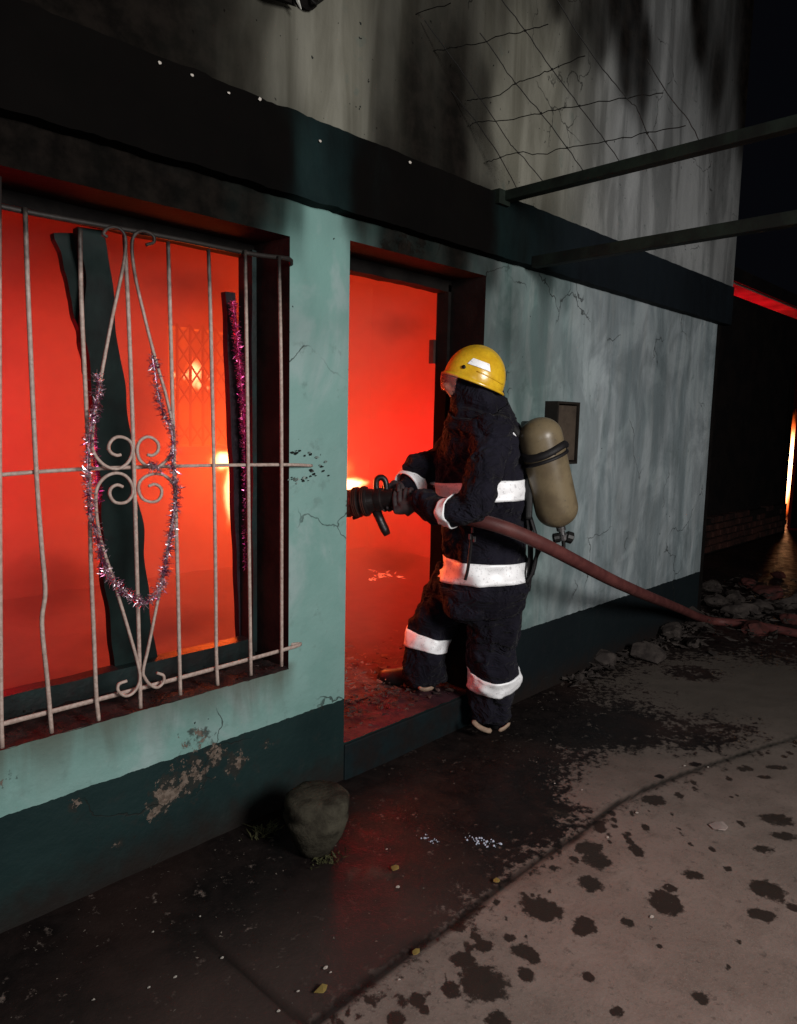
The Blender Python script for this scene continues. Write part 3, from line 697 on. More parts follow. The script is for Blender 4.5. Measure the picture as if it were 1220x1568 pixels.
# exposed brickwork at its foot
bw = empty('brickwork', (6.5, NY-.06, 0)); bw.parent = nb; bw.matrix_parent_inverse = Matrix.Translation(-world_loc(nb))
M_BR = simple('sooty_red_brick', (0.11, 0.045, 0.035), 0.85, 0.2, scale=5, col2=(0.035, 0.022, 0.02), bstr=.6)
M_MORTAR = simple('dark_mortar', (0.03, 0.024, 0.022), 0.9, 0.1)
bz = NB(1105, 785).z
link('mortar', MB().box((xl, NY-.075, -.05), (slx0-.1, NY-.002, bz-.03)).mesh(), M_MORTAR, bw)
brick_me = MB().box((-.11,-.05,-.034), (.11,.05,.034)).mesh(); bevel(brick_me, .007, 1); brick_me.materials.append(M_BR)
r4 = random.Random(3); row = 0; z = .02
while z+.068 < bz:
    x = 8.2 + (.12 if row % 2 else 0)
    while x+.12 < slx0-.1:
        if not (z > bz-.16 and r4.random() < .35):
            o = bpy.data.objects.new('brick', brick_me); COL.objects.link(o); o.parent = bw
            o.matrix_parent_inverse = Matrix.Translation(-world_loc(bw))
            o.location = (x + r4.gauss(0,.004), NY-.045 + r4.gauss(0,.006)-.01, z+.034); o.rotation_euler = (0, r4.gauss(0,.015), r4.gauss(0,.03))
        x += .236
    z += .082; row += 1

# ------------------------------------------------------------------ flames (volumetric fire) and smoke
def flame_mat(name, strength, col_in=(1,.62,.28), col_out=(1,.12,.015), nscale=5.0, thr=.12):
    t = NT(name); tc = t.n('ShaderNodeTexCoord').outputs['Object']
    nz = t.noise(tc, nscale*.2+1.1, 3, .6)
    x = t.n('ShaderNodeVectorMath', operation='LENGTH'); t.put(x.inputs[0], tc)
    d = t.math('SUBTRACT', 1.0, x.outputs['Value'])
    v = t.math('ADD', d, t.math('MULTIPLY', t.math('SUBTRACT', nz, .5), .9))
    f = t.ramp(v, thr, .75)
    e = t.n('ShaderNodeEmission'); t.put(e.inputs[0], t.mix(t.ramp(v, .25, .75), col_out, col_in)); t.put(e.inputs[1], t.math('MULTIPLY', f, strength))
    t.t.links.new(e.outputs[0], t.out.inputs['Volume']); return t.m
M_FL = flame_mat('fire', 22); M_FL2 = flame_mat('hot_fire', 75)
def flame(loc, scale, mat, label, rot=(0,0,0), group=None):
    bm = bmesh.new(); bmesh.ops.create_icosphere(bm, subdivisions=3, radius=1)
    for v in bm.verts:
        if v.co.z > 0: v.co.z *= 1.25; v.co.x *= 1-.35*v.co.z*.8; v.co.y *= 1-.35*v.co.z*.8
        v.co.x += .12*math.sin(v.co.z*3)
    me = bpy.data.meshes.new('flame'); bm.to_mesh(me); bm.free()
    o = link('flame', me, mat, label=label, cat='flame', group=group); o.location = loc; o.scale = scale; o.rotation_euler = rot; return o
flame((2.78, 1.5, 1.05), (.50,.40,.42), M_FL, 'bright yellow fire burning inside the room behind the mint wall between door and window')
flame(wal(354, 750, .75), (.060,.05,.21), M_FL2, 'tall white hot flame licking up beside the pink tinselled stick in the window')
flame(wal(343, 704, .75), (.10,.07,.07), M_FL2, 'small yellow flame at the left edge of the tinselled stick in the window')
flame(wal(298, 572, 3.6), (.11,.09,.20), M_FL2, 'small bright flame glinting behind the lattice at the back of the room')
flame(wal(536, 742, .7), (.15,.08,.06), M_FL2, 'low yellow flame just left of the hose nozzle in the doorway')
flame(wal(1211, 712, NY+.5), (.38,.14,1.0), flame_mat('slit_fire', 34), 'narrow vertical flame seen through the slit of the neighbouring house')

for i_, (a_, b_, s_) in enumerate(((266,574,.035),(271,592,.03),(283,575,.045),(320,577,.035),(318,594,.025),(305,590,.05))):
    flame(wal(a_, b_, 3.6), (s_*1.0, s_, s_*1.3), M_FL2, ['pinprick of fire at the far left behind the back lattice','small pinprick of fire below the leftmost one behind the lattice','fire glint just left of the brightest one behind the lattice','fire glint right of the brightest one behind the lattice','faint fire glint lowest right behind the lattice','fire glint directly under the brightest one behind the lattice'][i_], group='fire glints behind the lattice')
mbe = MB(); re_ = random.Random(4)
for k in range(34):
    q = gnd(re_.gauss(580, 14), re_.gauss(882, 4), .19); s_ = re_.uniform(.006, .020)
    mbe.add([q+Vector((re_.gauss(0,s_), re_.gauss(0,s_), abs(re_.gauss(0,s_*.6)))) for _ in range(4)], [(0,1,2),(0,2,3),(0,3,1),(1,3,2)])
te = NT('glowing_ember'); em = te.n('ShaderNodeEmission'); em.inputs[0].default_value = (1,.14,.06,1); em.inputs[1].default_value = 2.2; te.t.links.new(em.outputs[0], te.out.inputs['Surface'])
link('embers', mbe.mesh(), te.m, kind='stuff', label='glowing embers scattered on the floor inside the doorway')
t = NT('drifting_smoke'); pv = t.n('ShaderNodeVolumePrincipled')
pv.inputs['Color'].default_value = (.62,.40,.36,1); pv.inputs['Density'].default_value = .38; pv.inputs['Anisotropy'].default_value = .1
t.t.links.new(pv.outputs[0], t.out.inputs['Volume'])
link('smoke', MB().box((R0+.03, TH+.06, .30), (R1-.03, RY1-.06, RZ1-.03)).mesh(), t.m, kind='stuff', label='red lit smoke filling the burning room')

t = NT('dark_smoke_puff'); tc = t.n('ShaderNodeTexCoord').outputs['Object']
x_ = t.n('ShaderNodeVectorMath', operation='LENGTH'); t.put(x_.inputs[0], tc)
v_ = t.ramp(t.math('ADD', t.math('SUBTRACT', 1.0, x_.outputs['Value']), t.math('MULTIPLY', t.math('SUBTRACT', t.noise(tc, 1.6, 3, .6), .5), 1.1)), .1, .9)
ab = t.n('ShaderNodeVolumeAbsorption'); ab.inputs[0].default_value = (.25,.1,.14,1); t.put(ab.inputs[1], t.math('MULTIPLY', v_, 3.4)); t.t.links.new(ab.outputs[0], t.out.inputs['Volume'])
for P_, S_ in ((wal(75, 895, .75), (.34,.25,.20)), (wal(600, 860, .9), (.22,.25,.13)), (wal(90, 370, .9), (.8,.35,.30)), (wal(290, 440, 1.1), (.35,.2,.16)), (wal(215, 640, 1.4), (.22,.2,.45)), (wal(610, 500, 1.2), (.30,.2,.14)), (wal(250, 960, .9), (.45,.25,.12))):
    bm = bmesh.new(); bmesh.ops.create_icosphere(bm, subdivisions=3, radius=1); me = bpy.data.meshes.new('puff'); bm.to_mesh(me); bm.free()
    o = link('smoke_puff', me, t.m, kind='stuff', label='darker smoke drifting in the red room'); o.location = P_; o.scale = S_

# ------------------------------------------------------------------ charred boards in the window
bA = link('charred_board', plank(wal(100, 358, .36), wal(168, 660, .34), (1,0,0), .075, .03, .020, 34, 21), M_BOARD, label='narrower charred board hanging behind the wide green one at its upper left', cat='board')
bB = link('charred_board', plank(wal(137, 352, .30), wal(206, 1028, .262), (1,0,0), .085, .035, .018, 60, 22, w2=.155), M_BOARD, label='wide dark green charred board leaning across the window behind the garland', cat='board')
bC = link('charred_stick', plank(wal(349, 448, .30), wal(372, 975, .29), (1,0,0), .040, .03, .006, 30, 23, w2=.05), simple('burnt_purple_wood', (.03,.014,.024), .6, scale=14, col2=(.012,.008,.012), bstr=.6), label='thin burnt upright stick trimmed with pink tinsel near the right of the window', cat='board')

tg = NT('burning_edge'); pz = tg.pos(); eg = tg.n('ShaderNodeEmission'); nz_ = tg.noise(pz, 26, 4, .7); X_, Y_, Z_ = tg.sep(pz)
eg.inputs[0].default_value = (1, .30, .30, 1)
tg.put(eg.inputs[1], tg.math('MULTIPLY', tg.ramp(nz_, .44, .62), tg.ramp(Z_, 1.75, 1.15, 1.2, 5.0))); tg.t.links.new(eg.outputs[0], tg.out.inputs['Surface'])
gp_ = [wal(a, b, .262) + Vector((random.gauss(0,.002),0,0)) for a, b in ((358,466),(361,500),(365,545),(368,590),(371,640),(373,690),(375,740),(376,800),(377,865))]
link('burning_edge', MB().tube(spline(gp_, 8), [random.uniform(.0015,.0045) for _ in range(200)], 6).mesh(), tg.m, bC)
# tinsel garlands
def tinsel_mat(name, c1, c2):
    t = NT(name); p = t.pos(); n_ = t.noise(p, 60, 2, .5)
    return t.bsdf(t.mix(t.ramp(n_, .4, .6), c1, c2), .32, .5, .85)
M_T1 = tinsel_mat('purple_silver_foil', (.62,.50,.56), (.25,.08,.16)); M_T2 = tinsel_mat('pink_foil', (.95,.18,.45), (.55,.03,.22))
def garland(name, paths, r, n_per_m, mat, label, seedv, ln=.02, th=.0012):
    rr = random.Random(seedv); root = empty(name, paths[0][0], label=label, cat='garland'); mb = MB(); core = MB()
    for path in paths:
        pts = [Vector(q) for q in spline(path, 6)]; core.tube(pts, .002, 5)
        for a, b in zip(pts[:-1], pts[1:]):
            for k in range(max(1, int((b-a).length*n_per_m))):
                c_ = a.lerp(b, rr.random()); d = Vector((rr.gauss(0,1), rr.gauss(0,1), rr.gauss(0,1))).normalized()
                L = ln*rr.uniform(.4,1.25); w_ = d.orthogonal().normalized()*th; e = c_ + d*L*.5 + Vector((rr.gauss(0,1), rr.gauss(0,.6), rr.gauss(0,1)))*r*.3; e2 = e + d*L*.5 + w_*rr.uniform(-4,4)
                tw = d.cross(w_)*rr.uniform(-1,1)
                mb.add([c_-w_, c_+w_, e+w_+tw, e-w_-tw, e2-w_, e2+w_], [(0,1,2,3), (3,2,5,4)])
    link('garland_cord', core.mesh(), mat, root); me = mesh('foil', mb.V, mb.F); link('foil_strips', me, mat, root, kind='stuff'); return root
def GP(lst, y=-.075): return [wal(a, b, y) for a, b in lst]
garland('tinsel_garland', [GP([(148,572),(152,590),(147,620),(141,645),(136,680),(134,720),(137,755),(140,790),(146,812),(152,842),(160,868),(170,888),(186,902),(203,915),(220,922),(236,914),(246,898),(253,868),(259,835),(264,800),(270,765),(270,745)]),
  GP([(233,545),(237,570),(241,595),(247,625),(256,645),(263,662),(265,690),(264,712),(270,745)]), GP([(228,708),(238,716),(246,722)])], .012, 1700, M_T1,
  'purple and silver tinsel garland draped in a loop over the scrolls of the window grille', 3)
garland('tinsel_garland', [[wal(a, b, .24) for a, b in ((356,462),(363,520),(369,580),(373,640),(376,700),(378,760),(379,820),(379,870))]], .010, 3600, M_T2,
  'bright pink tinsel strand running down the thin burnt stick at the window right', 4, ln=.017)
garland('tinsel_garland', [[wal(a, b, .24) for a, b in ((142,655),(146,690),(147,720),(152,770))]], .006, 1500, M_T2,
  'short pink tinsel strand hanging beside the wide green board', 6, ln=.014)

# ------------------------------------------------------------------ meter box on the right wall
bx = empty('wall_box', wal(865, 665), label='open brown wooden meter box fixed on the pale wall behind the air cylinder', cat='box')
a_ = wal(853, 614, -.07); b_ = wal(880, 716, -.07); x0, x1, zt, zb = a_.x, a_.x+.215, a_.z, b_.z+.02
M_BOXF = simple('dark_box_frame', (0.025, 0.02, 0.016), 0.6, .3); M_BOXI = simple('brown_box_wood', (0.10, 0.075, 0.055), .6, .35, scale=9, col2=(.06,.045,.035))
link('box_back', MB().box((x0+.012,-.03,zb+.012), (x1-.012,-.004,zt-.012)).mesh(), M_BOXI, bx)
for nm, A_, B_ in (('box_side', (x0,-.075,zb),(x0+.012,-.002,zt)), ('box_side', (x1-.012,-.075,zb),(x1,-.002,zt)), ('box_top', (x0+.013,-.075,zt-.012),(x1-.013,-.002,zt)), ('box_bottom', (x0+.013,-.075,zb),(x1-.013,-.002,zb+.012))):
    link(nm, MB().box(A_, B_).mesh(), M_BOXF, bx)
link('box_door', MB().box((x0+.02,-.066,zb+.02), (x1-.02,-.056,zt-.02)).mesh(), M_BOXI, bx)
link('box_catch', MB().box((x0+.03,-.074,zb+.13), (x0+.045,-.0665,zb+.19)).mesh(), simple('dull_catch_metal', (.3,.28,.24), .4, metal=.7), bx)

# ------------------------------------------------------------------ firefighter
D0 = 3.47
def DPT(py): return float(np.interp(py, [575, 620, 700, 900, 1050], [3.12, 3.17, 3.26, 3.32, 3.44]))
def PP(px, py, dd=0.0): return dep(px, py, DPT(py)+dd)
KR = .955
VD = Vector((FWD.x, FWD.y, 0)).normalized(); UD = Vector((RIGHT.x, RIGHT.y, 0)).normalized()
def loft_rings(pts, k=5, n=28, t0=None, t1=None, off=0.0, steps=None):
    arr = spline([(*p, a*KR, b*KR) for p, a, b in pts], k); N = len(arr)-1
    if t0 is None: ts = [i/N for i in range(N+1)]
    else: ts = [t0+(t1-t0)*i/steps for i in range(steps+1)]
    rings = []
    for t_ in ts:
        f = t_*N; i = min(int(f), N-1); q = arr[i]*(1-(f-i)) + arr[i+1]*(f-i)
        T = Vector((arr[min(i+1, N)]-arr[max(i-1, 0)])[:3]).normalized()
        B = (VD - T*VD.dot(T)).normalized(); A = T.cross(B)
        rings.append([Vector(q[:3]) + A*math.cos(2*math.pi*k_/n)*(q[3]+off) + B*math.sin(2*math.pi*k_/n)*(q[4]+off) for k_ in range(n)])
    return rings
def add_loft(mb, pts, k=5, n=28):
    R_ = loft_rings(pts, k, n); V = [v for r in R_ for v in r]; m_ = len(R_)
    # rounded ends
    c0 = sum(R_[0], Vector())/n; c1 = sum(R_[-1], Vector())/n
    Fc = [(i*n+j, i*n+(j+1) % n, (i+1)*n+(j+1) % n, (i+1)*n+j) for i in range(m_-1) for j in range(n)]
    V += [c0, c1]; Fc += [(len(V)-2, (j+1) % n, j) for j in range(n)] + [(len(V)-1, (m_-1)*n+j, (m_-1)*n+(j+1) % n) for j in range(n)]
    mb.add(V, Fc)
def drape(R_, lift):
    out = []
    for r in R_:
        c_ = sum(r, Vector())/len(r); q = []
        for v in r:
            d = (c_-v).normalized(); h = BVH.ray_cast(v - d*.045, d, .10)
            q.append((h[0] - d*lift) if h[0] is not None else v + d*.022)
        # light smoothing round the ring
        q = [(q[i-1] + q[i]*2 + q[(i+1) % len(q)])/4 for i in range(len(q))]
        out.append(q)
    return out
def band(pts, t0, t1, off=.011, n=72, steps=8, arc=None, seedv=0, raw=False, lift=.0065):
    R0_ = loft_rings(pts, 5, n, t0, t1, off, steps); R_ = R0_ if raw else drape(R0_, lift); R2 = loft_rings(pts, 5, n, t0, t1, off-.006, steps) if raw else drape(R0_, lift-.008)
    V = [v + Vector((0,0,.005*mnoise.noise(v*14+Vector((seedv,0,0))))) for r in R_ for v in r]; m_ = len(R_)
    Vi = [v for r in R2 for v in r]; N = len(V)
    js = range(n) if arc is None else [j for j in range(n) if arc[0] <= j/n < arc[1]]
    Fc = [(i*n+j, i*n+(j+1) % n, (i+1)*n+(j+1) % n, (i+1)*n+j) for i in range(m_-1) for j in js]
    Fc += [tuple(N+q for q in f[::-1]) for f in Fc]
    for j in js:
        j2 = (j+1) % n; Fc += [(j2, j, N+j, N+j2), ((m_-1)*n+j, (m_-1)*n+j2, N+(m_-1)*n+j2, N+(m_-1)*n+j)]
    me = mesh('band', V+Vi, Fc)
    bm = bmesh.new(); bm.from_mesh(me); bmesh.ops.delete(bm, geom=[v for v in bm.verts if not v.link_faces], context='VERTS'); bmesh.ops.recalc_face_normals(bm, faces=bm.faces); bm.to_mesh(me); bm.free()
    return me
def remeshed(mb, vox, mats, dis=None, smooth=3):
    me = mb.mesh(); o = bpy.data.objects.new('tmp', me); COL.objects.link(o)
    r = o.modifiers.new('r', 'REMESH'); r.mode = 'VOXEL'; r.voxel_size = vox
    s = o.modifiers.new('s', 'SMOOTH'); s.iterations = smooth; s.factor = .5
    if dis:
        for (sc_, st_, typ) in dis:
            tx = bpy.data.textures.new('folds', typ)
            if typ == 'CLOUDS': tx.noise_scale = sc_; tx.noise_depth = 2
            else: tx.noise_scale = sc_; tx.noise_scale_2 = 2.0 if hasattr(tx, 'noise_scale_2') else None
            d = o.modifiers.new('d', 'DISPLACE'); d.texture = tx; d.strength = st_; d.mid_level = .5; d.texture_coords = 'LOCAL'
    dg = bpy.context.evaluated_depsgraph_get(); dg.update()
    out = bpy.data.meshes.new_from_object(o.evaluated_get(dg)); bpy.data.objects.remove(o)
    out.materials.clear()
    for m_ in mats: out.materials.append(m_)
    out.polygons.foreach_set('use_smooth', [True]*len(out.polygons)); return out

def suit_mat():
    t = NT('navy_turnout_cloth'); p = t.pos(); big = t.noise(p, 5, 4, .6); weave = t.noise(p, 260, 2, .5); med = t.noise(p, 22, 5, .65)
    c = t.mix(t.ramp(big, .35, .65), (0.008, 0.007, 0.013), (0.016, 0.015, 0.026))
    c = t.mix(t.ramp(med, .58, .8, 0, .5), c, (0.045, 0.040, 0.045))
    return t.bsdf(c, .8, .12, bump=t.math('ADD', t.math('ADD', t.math('MULTIPLY', med, 1.0), t.math('MULTIPLY', t.math('ABSOLUTE', t.math('SUBTRACT', t.noise(t.pos((1, 1, 1.6)), 8, 3, .5, 1.2), .5)), -9.0)), t.math('MULTIPLY', weave, .25)), bstr=.7, bdist=.014, **{'Sheen Weight': .03})
M_SUIT = suit_mat()
M_SKIN = simple('fire_lit_skin', (.42,.26,.20), .55, .4, var=.15)
t = NT('retroreflective_tape'); p = t.pos(); n_ = t.noise(p, 16, 4, .6); g = t.noise(p, 70, 4, .7)
dirt = t.ramp(g, .54, .66, 0, 1)
c = t.mix(t.math('MULTIPLY', dirt, .55), (.97,.98,1.0), (.35,.34,.36))
M_TAPE = t.bsdf(c, .55, .8, .12, bump=t.noise(p, 400, 1, .5), bstr=.35, bdist=.002)
M_TRIM = simple('beige_boot_trim', (.50,.36,.26), .6, .3, scale=30)
M_RUB = simple('black_boot_rubber', (.012,.011,.012), .4, .5)

person = empty('person', gnd(745, 1112), label='firefighter in navy turnout suit and yellow helmet aiming a hose nozzle into the burning doorway', cat='person')
TORSO = [(PP(742,928), .175,.18), (PP(740,905), .190,.195), (PP(739,870), .188,.19), (PP(741,830), .190,.19), (PP(741,790), .205,.20), (PP(740,745), .213,.215), (PP(738,700), .205,.225), (PP(735,660), .178,.215), (PP(733,632), .13,.165), (PP(730,612), .085,.095), (PP(728,598), .07,.075)]
LEGN = [(PP(762,890,-.06), .135,.135), (PP(758,930,-.07), .135,.135), (PP(754,980,-.07), .124,.125), (PP(752,1025,-.06), .114,.115), (PP(751,1062,-.04), .108,.105), (PP(752,1090,-.03), .100,.100), (PP(752,1102,-.03), .092,.09)]
LEGF = [(PP(708,880,.12), .13,.13), (PP(690,910,.14), .125,.125), (PP(668,945,.14), .112,.12), (PP(656,985,.12), .108,.112), (PP(651,1020,.09), .110,.105), (PP(652,1040,.08), .105,.10), (PP(654,1050,.07), .09,.09)]
ARMN = [(PP(752,648,-.15), .09,.085), (PP(748,690,-.235), .088,.085), (PP(740,735,-.29), .078,.078), (PP(728,770,-.32), .074,.074), (PP(706,786,-.31), .070,.070), (PP(676,782,-.25), .066,.066), (PP(652,770,-.18), .058,.058), (PP(640,764,-.15), .05,.05)]
ARMF = [(PP(722,652,.16), .09,.085), (PP(700,680,.22), .088,.08), (PP(672,712,.22), .085,.075), (PP(645,728,.16), .085,.07), (PP(625,742,.08), .066,.06), (PP(612,752,.04), .05,.048)]
mb = MB()
for L_ in (TORSO, LEGN, LEGF, ARMN, ARMF): add_loft(mb, L_)
# loose sleeve fold over the far arm
add_loft(mb, [(PP(672,702,.12), .05,.06), (PP(645,712,.10), .055,.06), (PP(622,716,.08), .040,.05), (PP(617,708,.08), .016,.02)])
# chin/neck skirt of the hood
add_loft(mb, [(PP(738,648,0), .15,.18), (PP(734,625,0), .135,.15), (PP(728,600,0), .118,.115), (PP(724,584,0), .108,.10)])
# head under the helmet with jaw, nose bridge
fd = (-UD*math.cos(.3) + Vector((0,0,1))*math.sin(.3)).normalized()
hc = PP(722, 574)
hd = MB()
bm = bmesh.new(); bmesh.ops.create_uvsphere(bm, u_segments=24, v_segments=16, radius=1)
UPH = VD.cross(-fd).normalized()
if UPH.z < 0: UPH = -UPH
bm.verts.ensure_lookup_table()
def HL(f, s, u): return hc + (fd*f + VD*s + UPH*u)*.93
V = [HL(v.co.x*.105*(1 if v.co.z > -.2 else 1-.15*(-v.co.z)), v.co.y*.082, v.co.z*.125) for v in bm.verts]
mb.add(V, [tuple(v.index for v in f.verts) for f in bm.faces]); bm.free()
add_loft(mb, [(HL(.085,0,-.005), .012,.010), (HL(.112,0,-.035), .014,.014), (HL(.10,0,-.05), .012,.012)], 3, 10)      # nose
add_loft(mb, [(HL(.06,0,-.075), .03,.04), (HL(.085,0,-.09), .03,.032), (HL(.09,0,-.10), .02,.02)], 3, 12)           # chin
body = remeshed(mb, .0115, [M_SUIT, M_SKIN], dis=[(.15, .062, 'CLOUDS'), (.055, .032, 'CLOUDS')], smooth=4)
faces_mi = []
for pl in body.polygons:
    c_ = pl.center - hc; f_ = c_.dot(fd); u_ = c_.dot(UPH); s_ = abs(c_.dot(VD))
    faces_mi.append(1 if (f_ > .055 and -.13 < u_ < .04 and s_ < .07 and c_.length < .17) else 0)
body.polygons.foreach_set('material_index', faces_mi)
link('body', body, None, person)
from mathutils.bvhtree import BVHTree
BVH = BVHTree.FromPolygons([v.co.copy() for v in body.vertices], [tuple(p_.vertices) for p_ in body.polygons])
# reflective tape
def tape(pts, t0, t1, **kw): return link('reflective_stripe', band(pts, t0, t1, **kw), M_TAPE, person, smooth=True)
def frac(pts, px, py, which=1):
    """loft parameter nearest to a photo row/column"""
    arr = spline([(*p, a, b) for p, a, b in pts], 5); best = None
    for i, q in enumerate(arr):
        v = Vector(q[:3])-EYE; d = v.dot(FWD); x = CX+F_PX*v.dot(RIGHT)/d; y = CY+F_PX*v.dot(DOWN)/d
        e = math.hypot(x-px, y-py)
        if best is None or e < best[0]: best = (e, i/(len(arr)-1))
    return best[1]
fr = lambda P_, a, b: sorted((frac(P_, *a), frac(P_, *b)))
tape(TORSO, *fr(TORSO, (740,858), (740,886)), seedv=1, off=.014)
tape(TORSO, *fr(TORSO, (740,738), (740,762)), seedv=2, off=.014)
tape(LEGN, *fr(LEGN, (752,1022), (752,1051)), seedv=3, off=.014)
tape(LEGF, *fr(LEGF, (656,964), (656,992)), seedv=4, off=.014)
f0, f1 = fr(ARMN, (697,786), (680,783)); tape(ARMN, f0, f1, seedv=5, off=.014)
f0, f1 = fr(ARMF, (633,738), (623,744)); link('reflective_stripe', band(ARMF, f0, f1, seedv=6, off=.010, raw=True), M_TAPE, person, smooth=True)
link('coat_hem', band(TORSO, *fr(TORSO, (740,893), (741,924)), off=.02, lift=.011, seedv=9), M_SUIT, person, smooth=True)
link('collar', band(TORSO, *fr(TORSO, (732,640), (730,622)), off=.02, lift=.012, seedv=10), M_SUIT, person, smooth=True)
# shoulder stripe at the back
link('reflective_stripe', MB().tube(spline([PP(781,650,-.12), PP(786,658,-.12), PP(792,668,-.12)], 4), .014, 8, flat=.35).mesh(), M_TAPE, person, smooth=True)
# storm-flap buckle straps over the waist tape
M_STRAP = simple('black_webbing', (.016,.014,.016), .6, .35, scale=40)
link('coat_strap', MB().tube(spline([PP(722,820,-.215), PP(719,850,-.212), PP(716,872,-.215), PP(712,888,-.212)], 4), .007, 6).mesh(), M_STRAP, person)
link('coat_strap', MB().tube(spline([PP(806,760,-.08), PP(811,810,-.09), PP(812,860,-.09), PP(808,905,-.08)], 4), .016, 8, flat=.5).mesh(), M_STRAP, person)
M_STEEL = simple('worn_buckle_steel', (.45,.45,.46), .35, .5, metal=.9)
for a in ((720,822),(727,826),(724,812)):
    link('buckle', MB().box(tuple(PP(*a,-.222)-Vector((.008,.004,.01))), tuple(PP(*a,-.222)+Vector((.001,.004,.012)))).mesh(), M_STEEL, person)
# boots: sole, vamp, heel counter with pale trim
def boot(heel, toe, top, trims):
    heel = Vector(heel); toe = Vector(toe); L_ = (toe-heel); T = L_.normalized(); S = Vector((0,0,1)).cross(T).normalized(); U = Vector((0,0,1))
    R_ = []; prof_ = [(0,.034,.10),(.12,.042,.115),(.3,.042,.11),(.5,.042,.085),(.7,.048,.065),(.88,.044,.055),(1.0,.02,.035)]
    mbb = MB(); V = []; n = 14
    for f, w_, h_ in prof_:
        c_ = heel + L_*f
        for k in range(n):
            a = 2*math.pi*k/n; V.append(c_ + S*math.cos(a)*w_ + U*(max(0, math.sin(a))*h_ + (0 if math.sin(a) > 0 else math.sin(a)*.004) + .01))
    Fc = [(i*n+k, i*n+(k+1) % n, (i+1)*n+(k+1) % n, (i+1)*n+k) for i in range(len(prof_)-1) for k in range(n)]
    Fc += [tuple(range(n))[::-1], tuple((len(prof_)-1)*n+k for k in range(n))]
    mbb.add(V, Fc); b_ = link('boot', mbb.mesh(), M_RUB, person, smooth=True)
    link('boot_shaft', MB().tube([heel+L_*.22+U*.07, heel+L_*.2+U*.15, Vector(top)], [.055,.058,.062], 16).mesh(), M_RUB, b_, smooth=True)
    link('boot_sole', MB().tube([heel-T*.006+U*.006, heel+L_*.3+U*.006, heel+L_*.7+U*.006, toe+U*.006], [.04,.046,.052,.03], 12, flat=.28).mesh(), M_RUB, b_)
    for tp in trims:
        link('heel_trim', MB().tube(spline(tp, 4), [.003]+[.012]*(4*(len(tp)-1)-1)+[.003], 8, flat=.5).mesh(), M_TRIM, b_, smooth=True)
    return b_
hn = gnd(766, 1116); boot(hn, hn + (-UD*.85+VD*.45).normalized()*.28, PP(752,1070,-.03), [[PP(723,1103,-.12), PP(732,1112,-.14), PP(744,1118,-.15), PP(753,1119,-.15)], [PP(763,1119,-.15), PP(772,1115,-.14), PP(781,1107,-.12)]])
hf = gnd(664, 1056, .16); boot(hf, hf + (-UD*.92+VD*.40).normalized()*.29, PP(654,1025,.07), [[PP(640,1053,-.04), PP(650,1056,-.05), PP(664,1053,-.04)]])

# helmet
M_HEL = simple('scuffed_yellow_helmet', (.80,.50,.025), .25, .6, scale=14, col2=(.66,.37,.016), bstr=.08)
M_BLACK = simple('black_rubber_trim', (.01,.01,.01), .5, .4)
hcc = PP(726, 581); HF = (-UD*math.cos(.33) + Vector((0,0,1))*math.sin(.33)).normalized(); HS = VD; HU = HS.cross(-HF).normalized()
if HU.z < 0: HU = -HU
def HP(th, ph, off=0.0, a=.131, b=.112, c=.140):
    # th: azimuth from front, ph: elevation 0..pi/2
    x = math.cos(ph)*math.cos(th); y = math.cos(ph)*math.sin(th); z_ = math.sin(ph)
    n_ = Vector((x/a, y/b, z_/c)).normalized()
    return hcc + HF*(x*a + n_.x*off) + HS*(y*b + n_.y*off) + HU*(z_*c + n_.z*off)
hel = empty('helmet', hcc); hel.parent = person; hel.matrix_parent_inverse = Matrix.Translation(-world_loc(person))
V = []; nT, nP = 48, 16
for i in range(nP+1):
    ph = -.12 + (math.pi/2+.12)*i/nP
    for k in range(nT):
        th = 2*math.pi*k/nT; ridge = .006*math.exp(-((math.sin(th)*math.cos(ph))/.13)**2)*min(1, max(0, math.sin(ph)*2-.2))
        V.append(HP(th, ph) + HU*ridge)
Fc = [(i*nT+k, i*nT+(k+1) % nT, (i+1)*nT+(k+1) % nT, (i+1)*nT+k) for i in range(nP) for k in range(nT)]
link('helmet_shell', mesh('hs', V, Fc), M_HEL, hel, smooth=True)
# brim
V = []; rings_ = ((.0, -.06), (.003, -.09), (.006, -.13), (.005, -.16), (-.001, -.17), (-.006,-.14))
for o_, ph in rings_:
    for k in range(nT): 
        th = 2*math.pi*k/nT; fwdx = 1+.9*max(0, -math.cos(th))**3
        V.append(HP(th, ph, o_*fwdx+.002))
Fc = [(i*nT+k, i*nT+(k+1) % nT, (i+1)*nT+(k+1) % nT, (i+1)*nT+k) for i in range(len(rings_)-1) for k in range(nT)]
link('helmet_brim', mesh('hb', V, Fc), M_HEL, hel, smooth=True)
link('helmet_edging', MB().tube([HP(2*math.pi*k/48, -.165, .001) for k in range(49)], 0.004, 6).mesh(), M_BLACK, hel, smooth=True)
V = []; th0 = -math.pi/2
grid = [[HP(-1.18-.62*(u/8), .34+.20*(v/3)-.02*(u/8) + (.0 if v else 0), .0035) for u in range(9)] for v in range(4)]
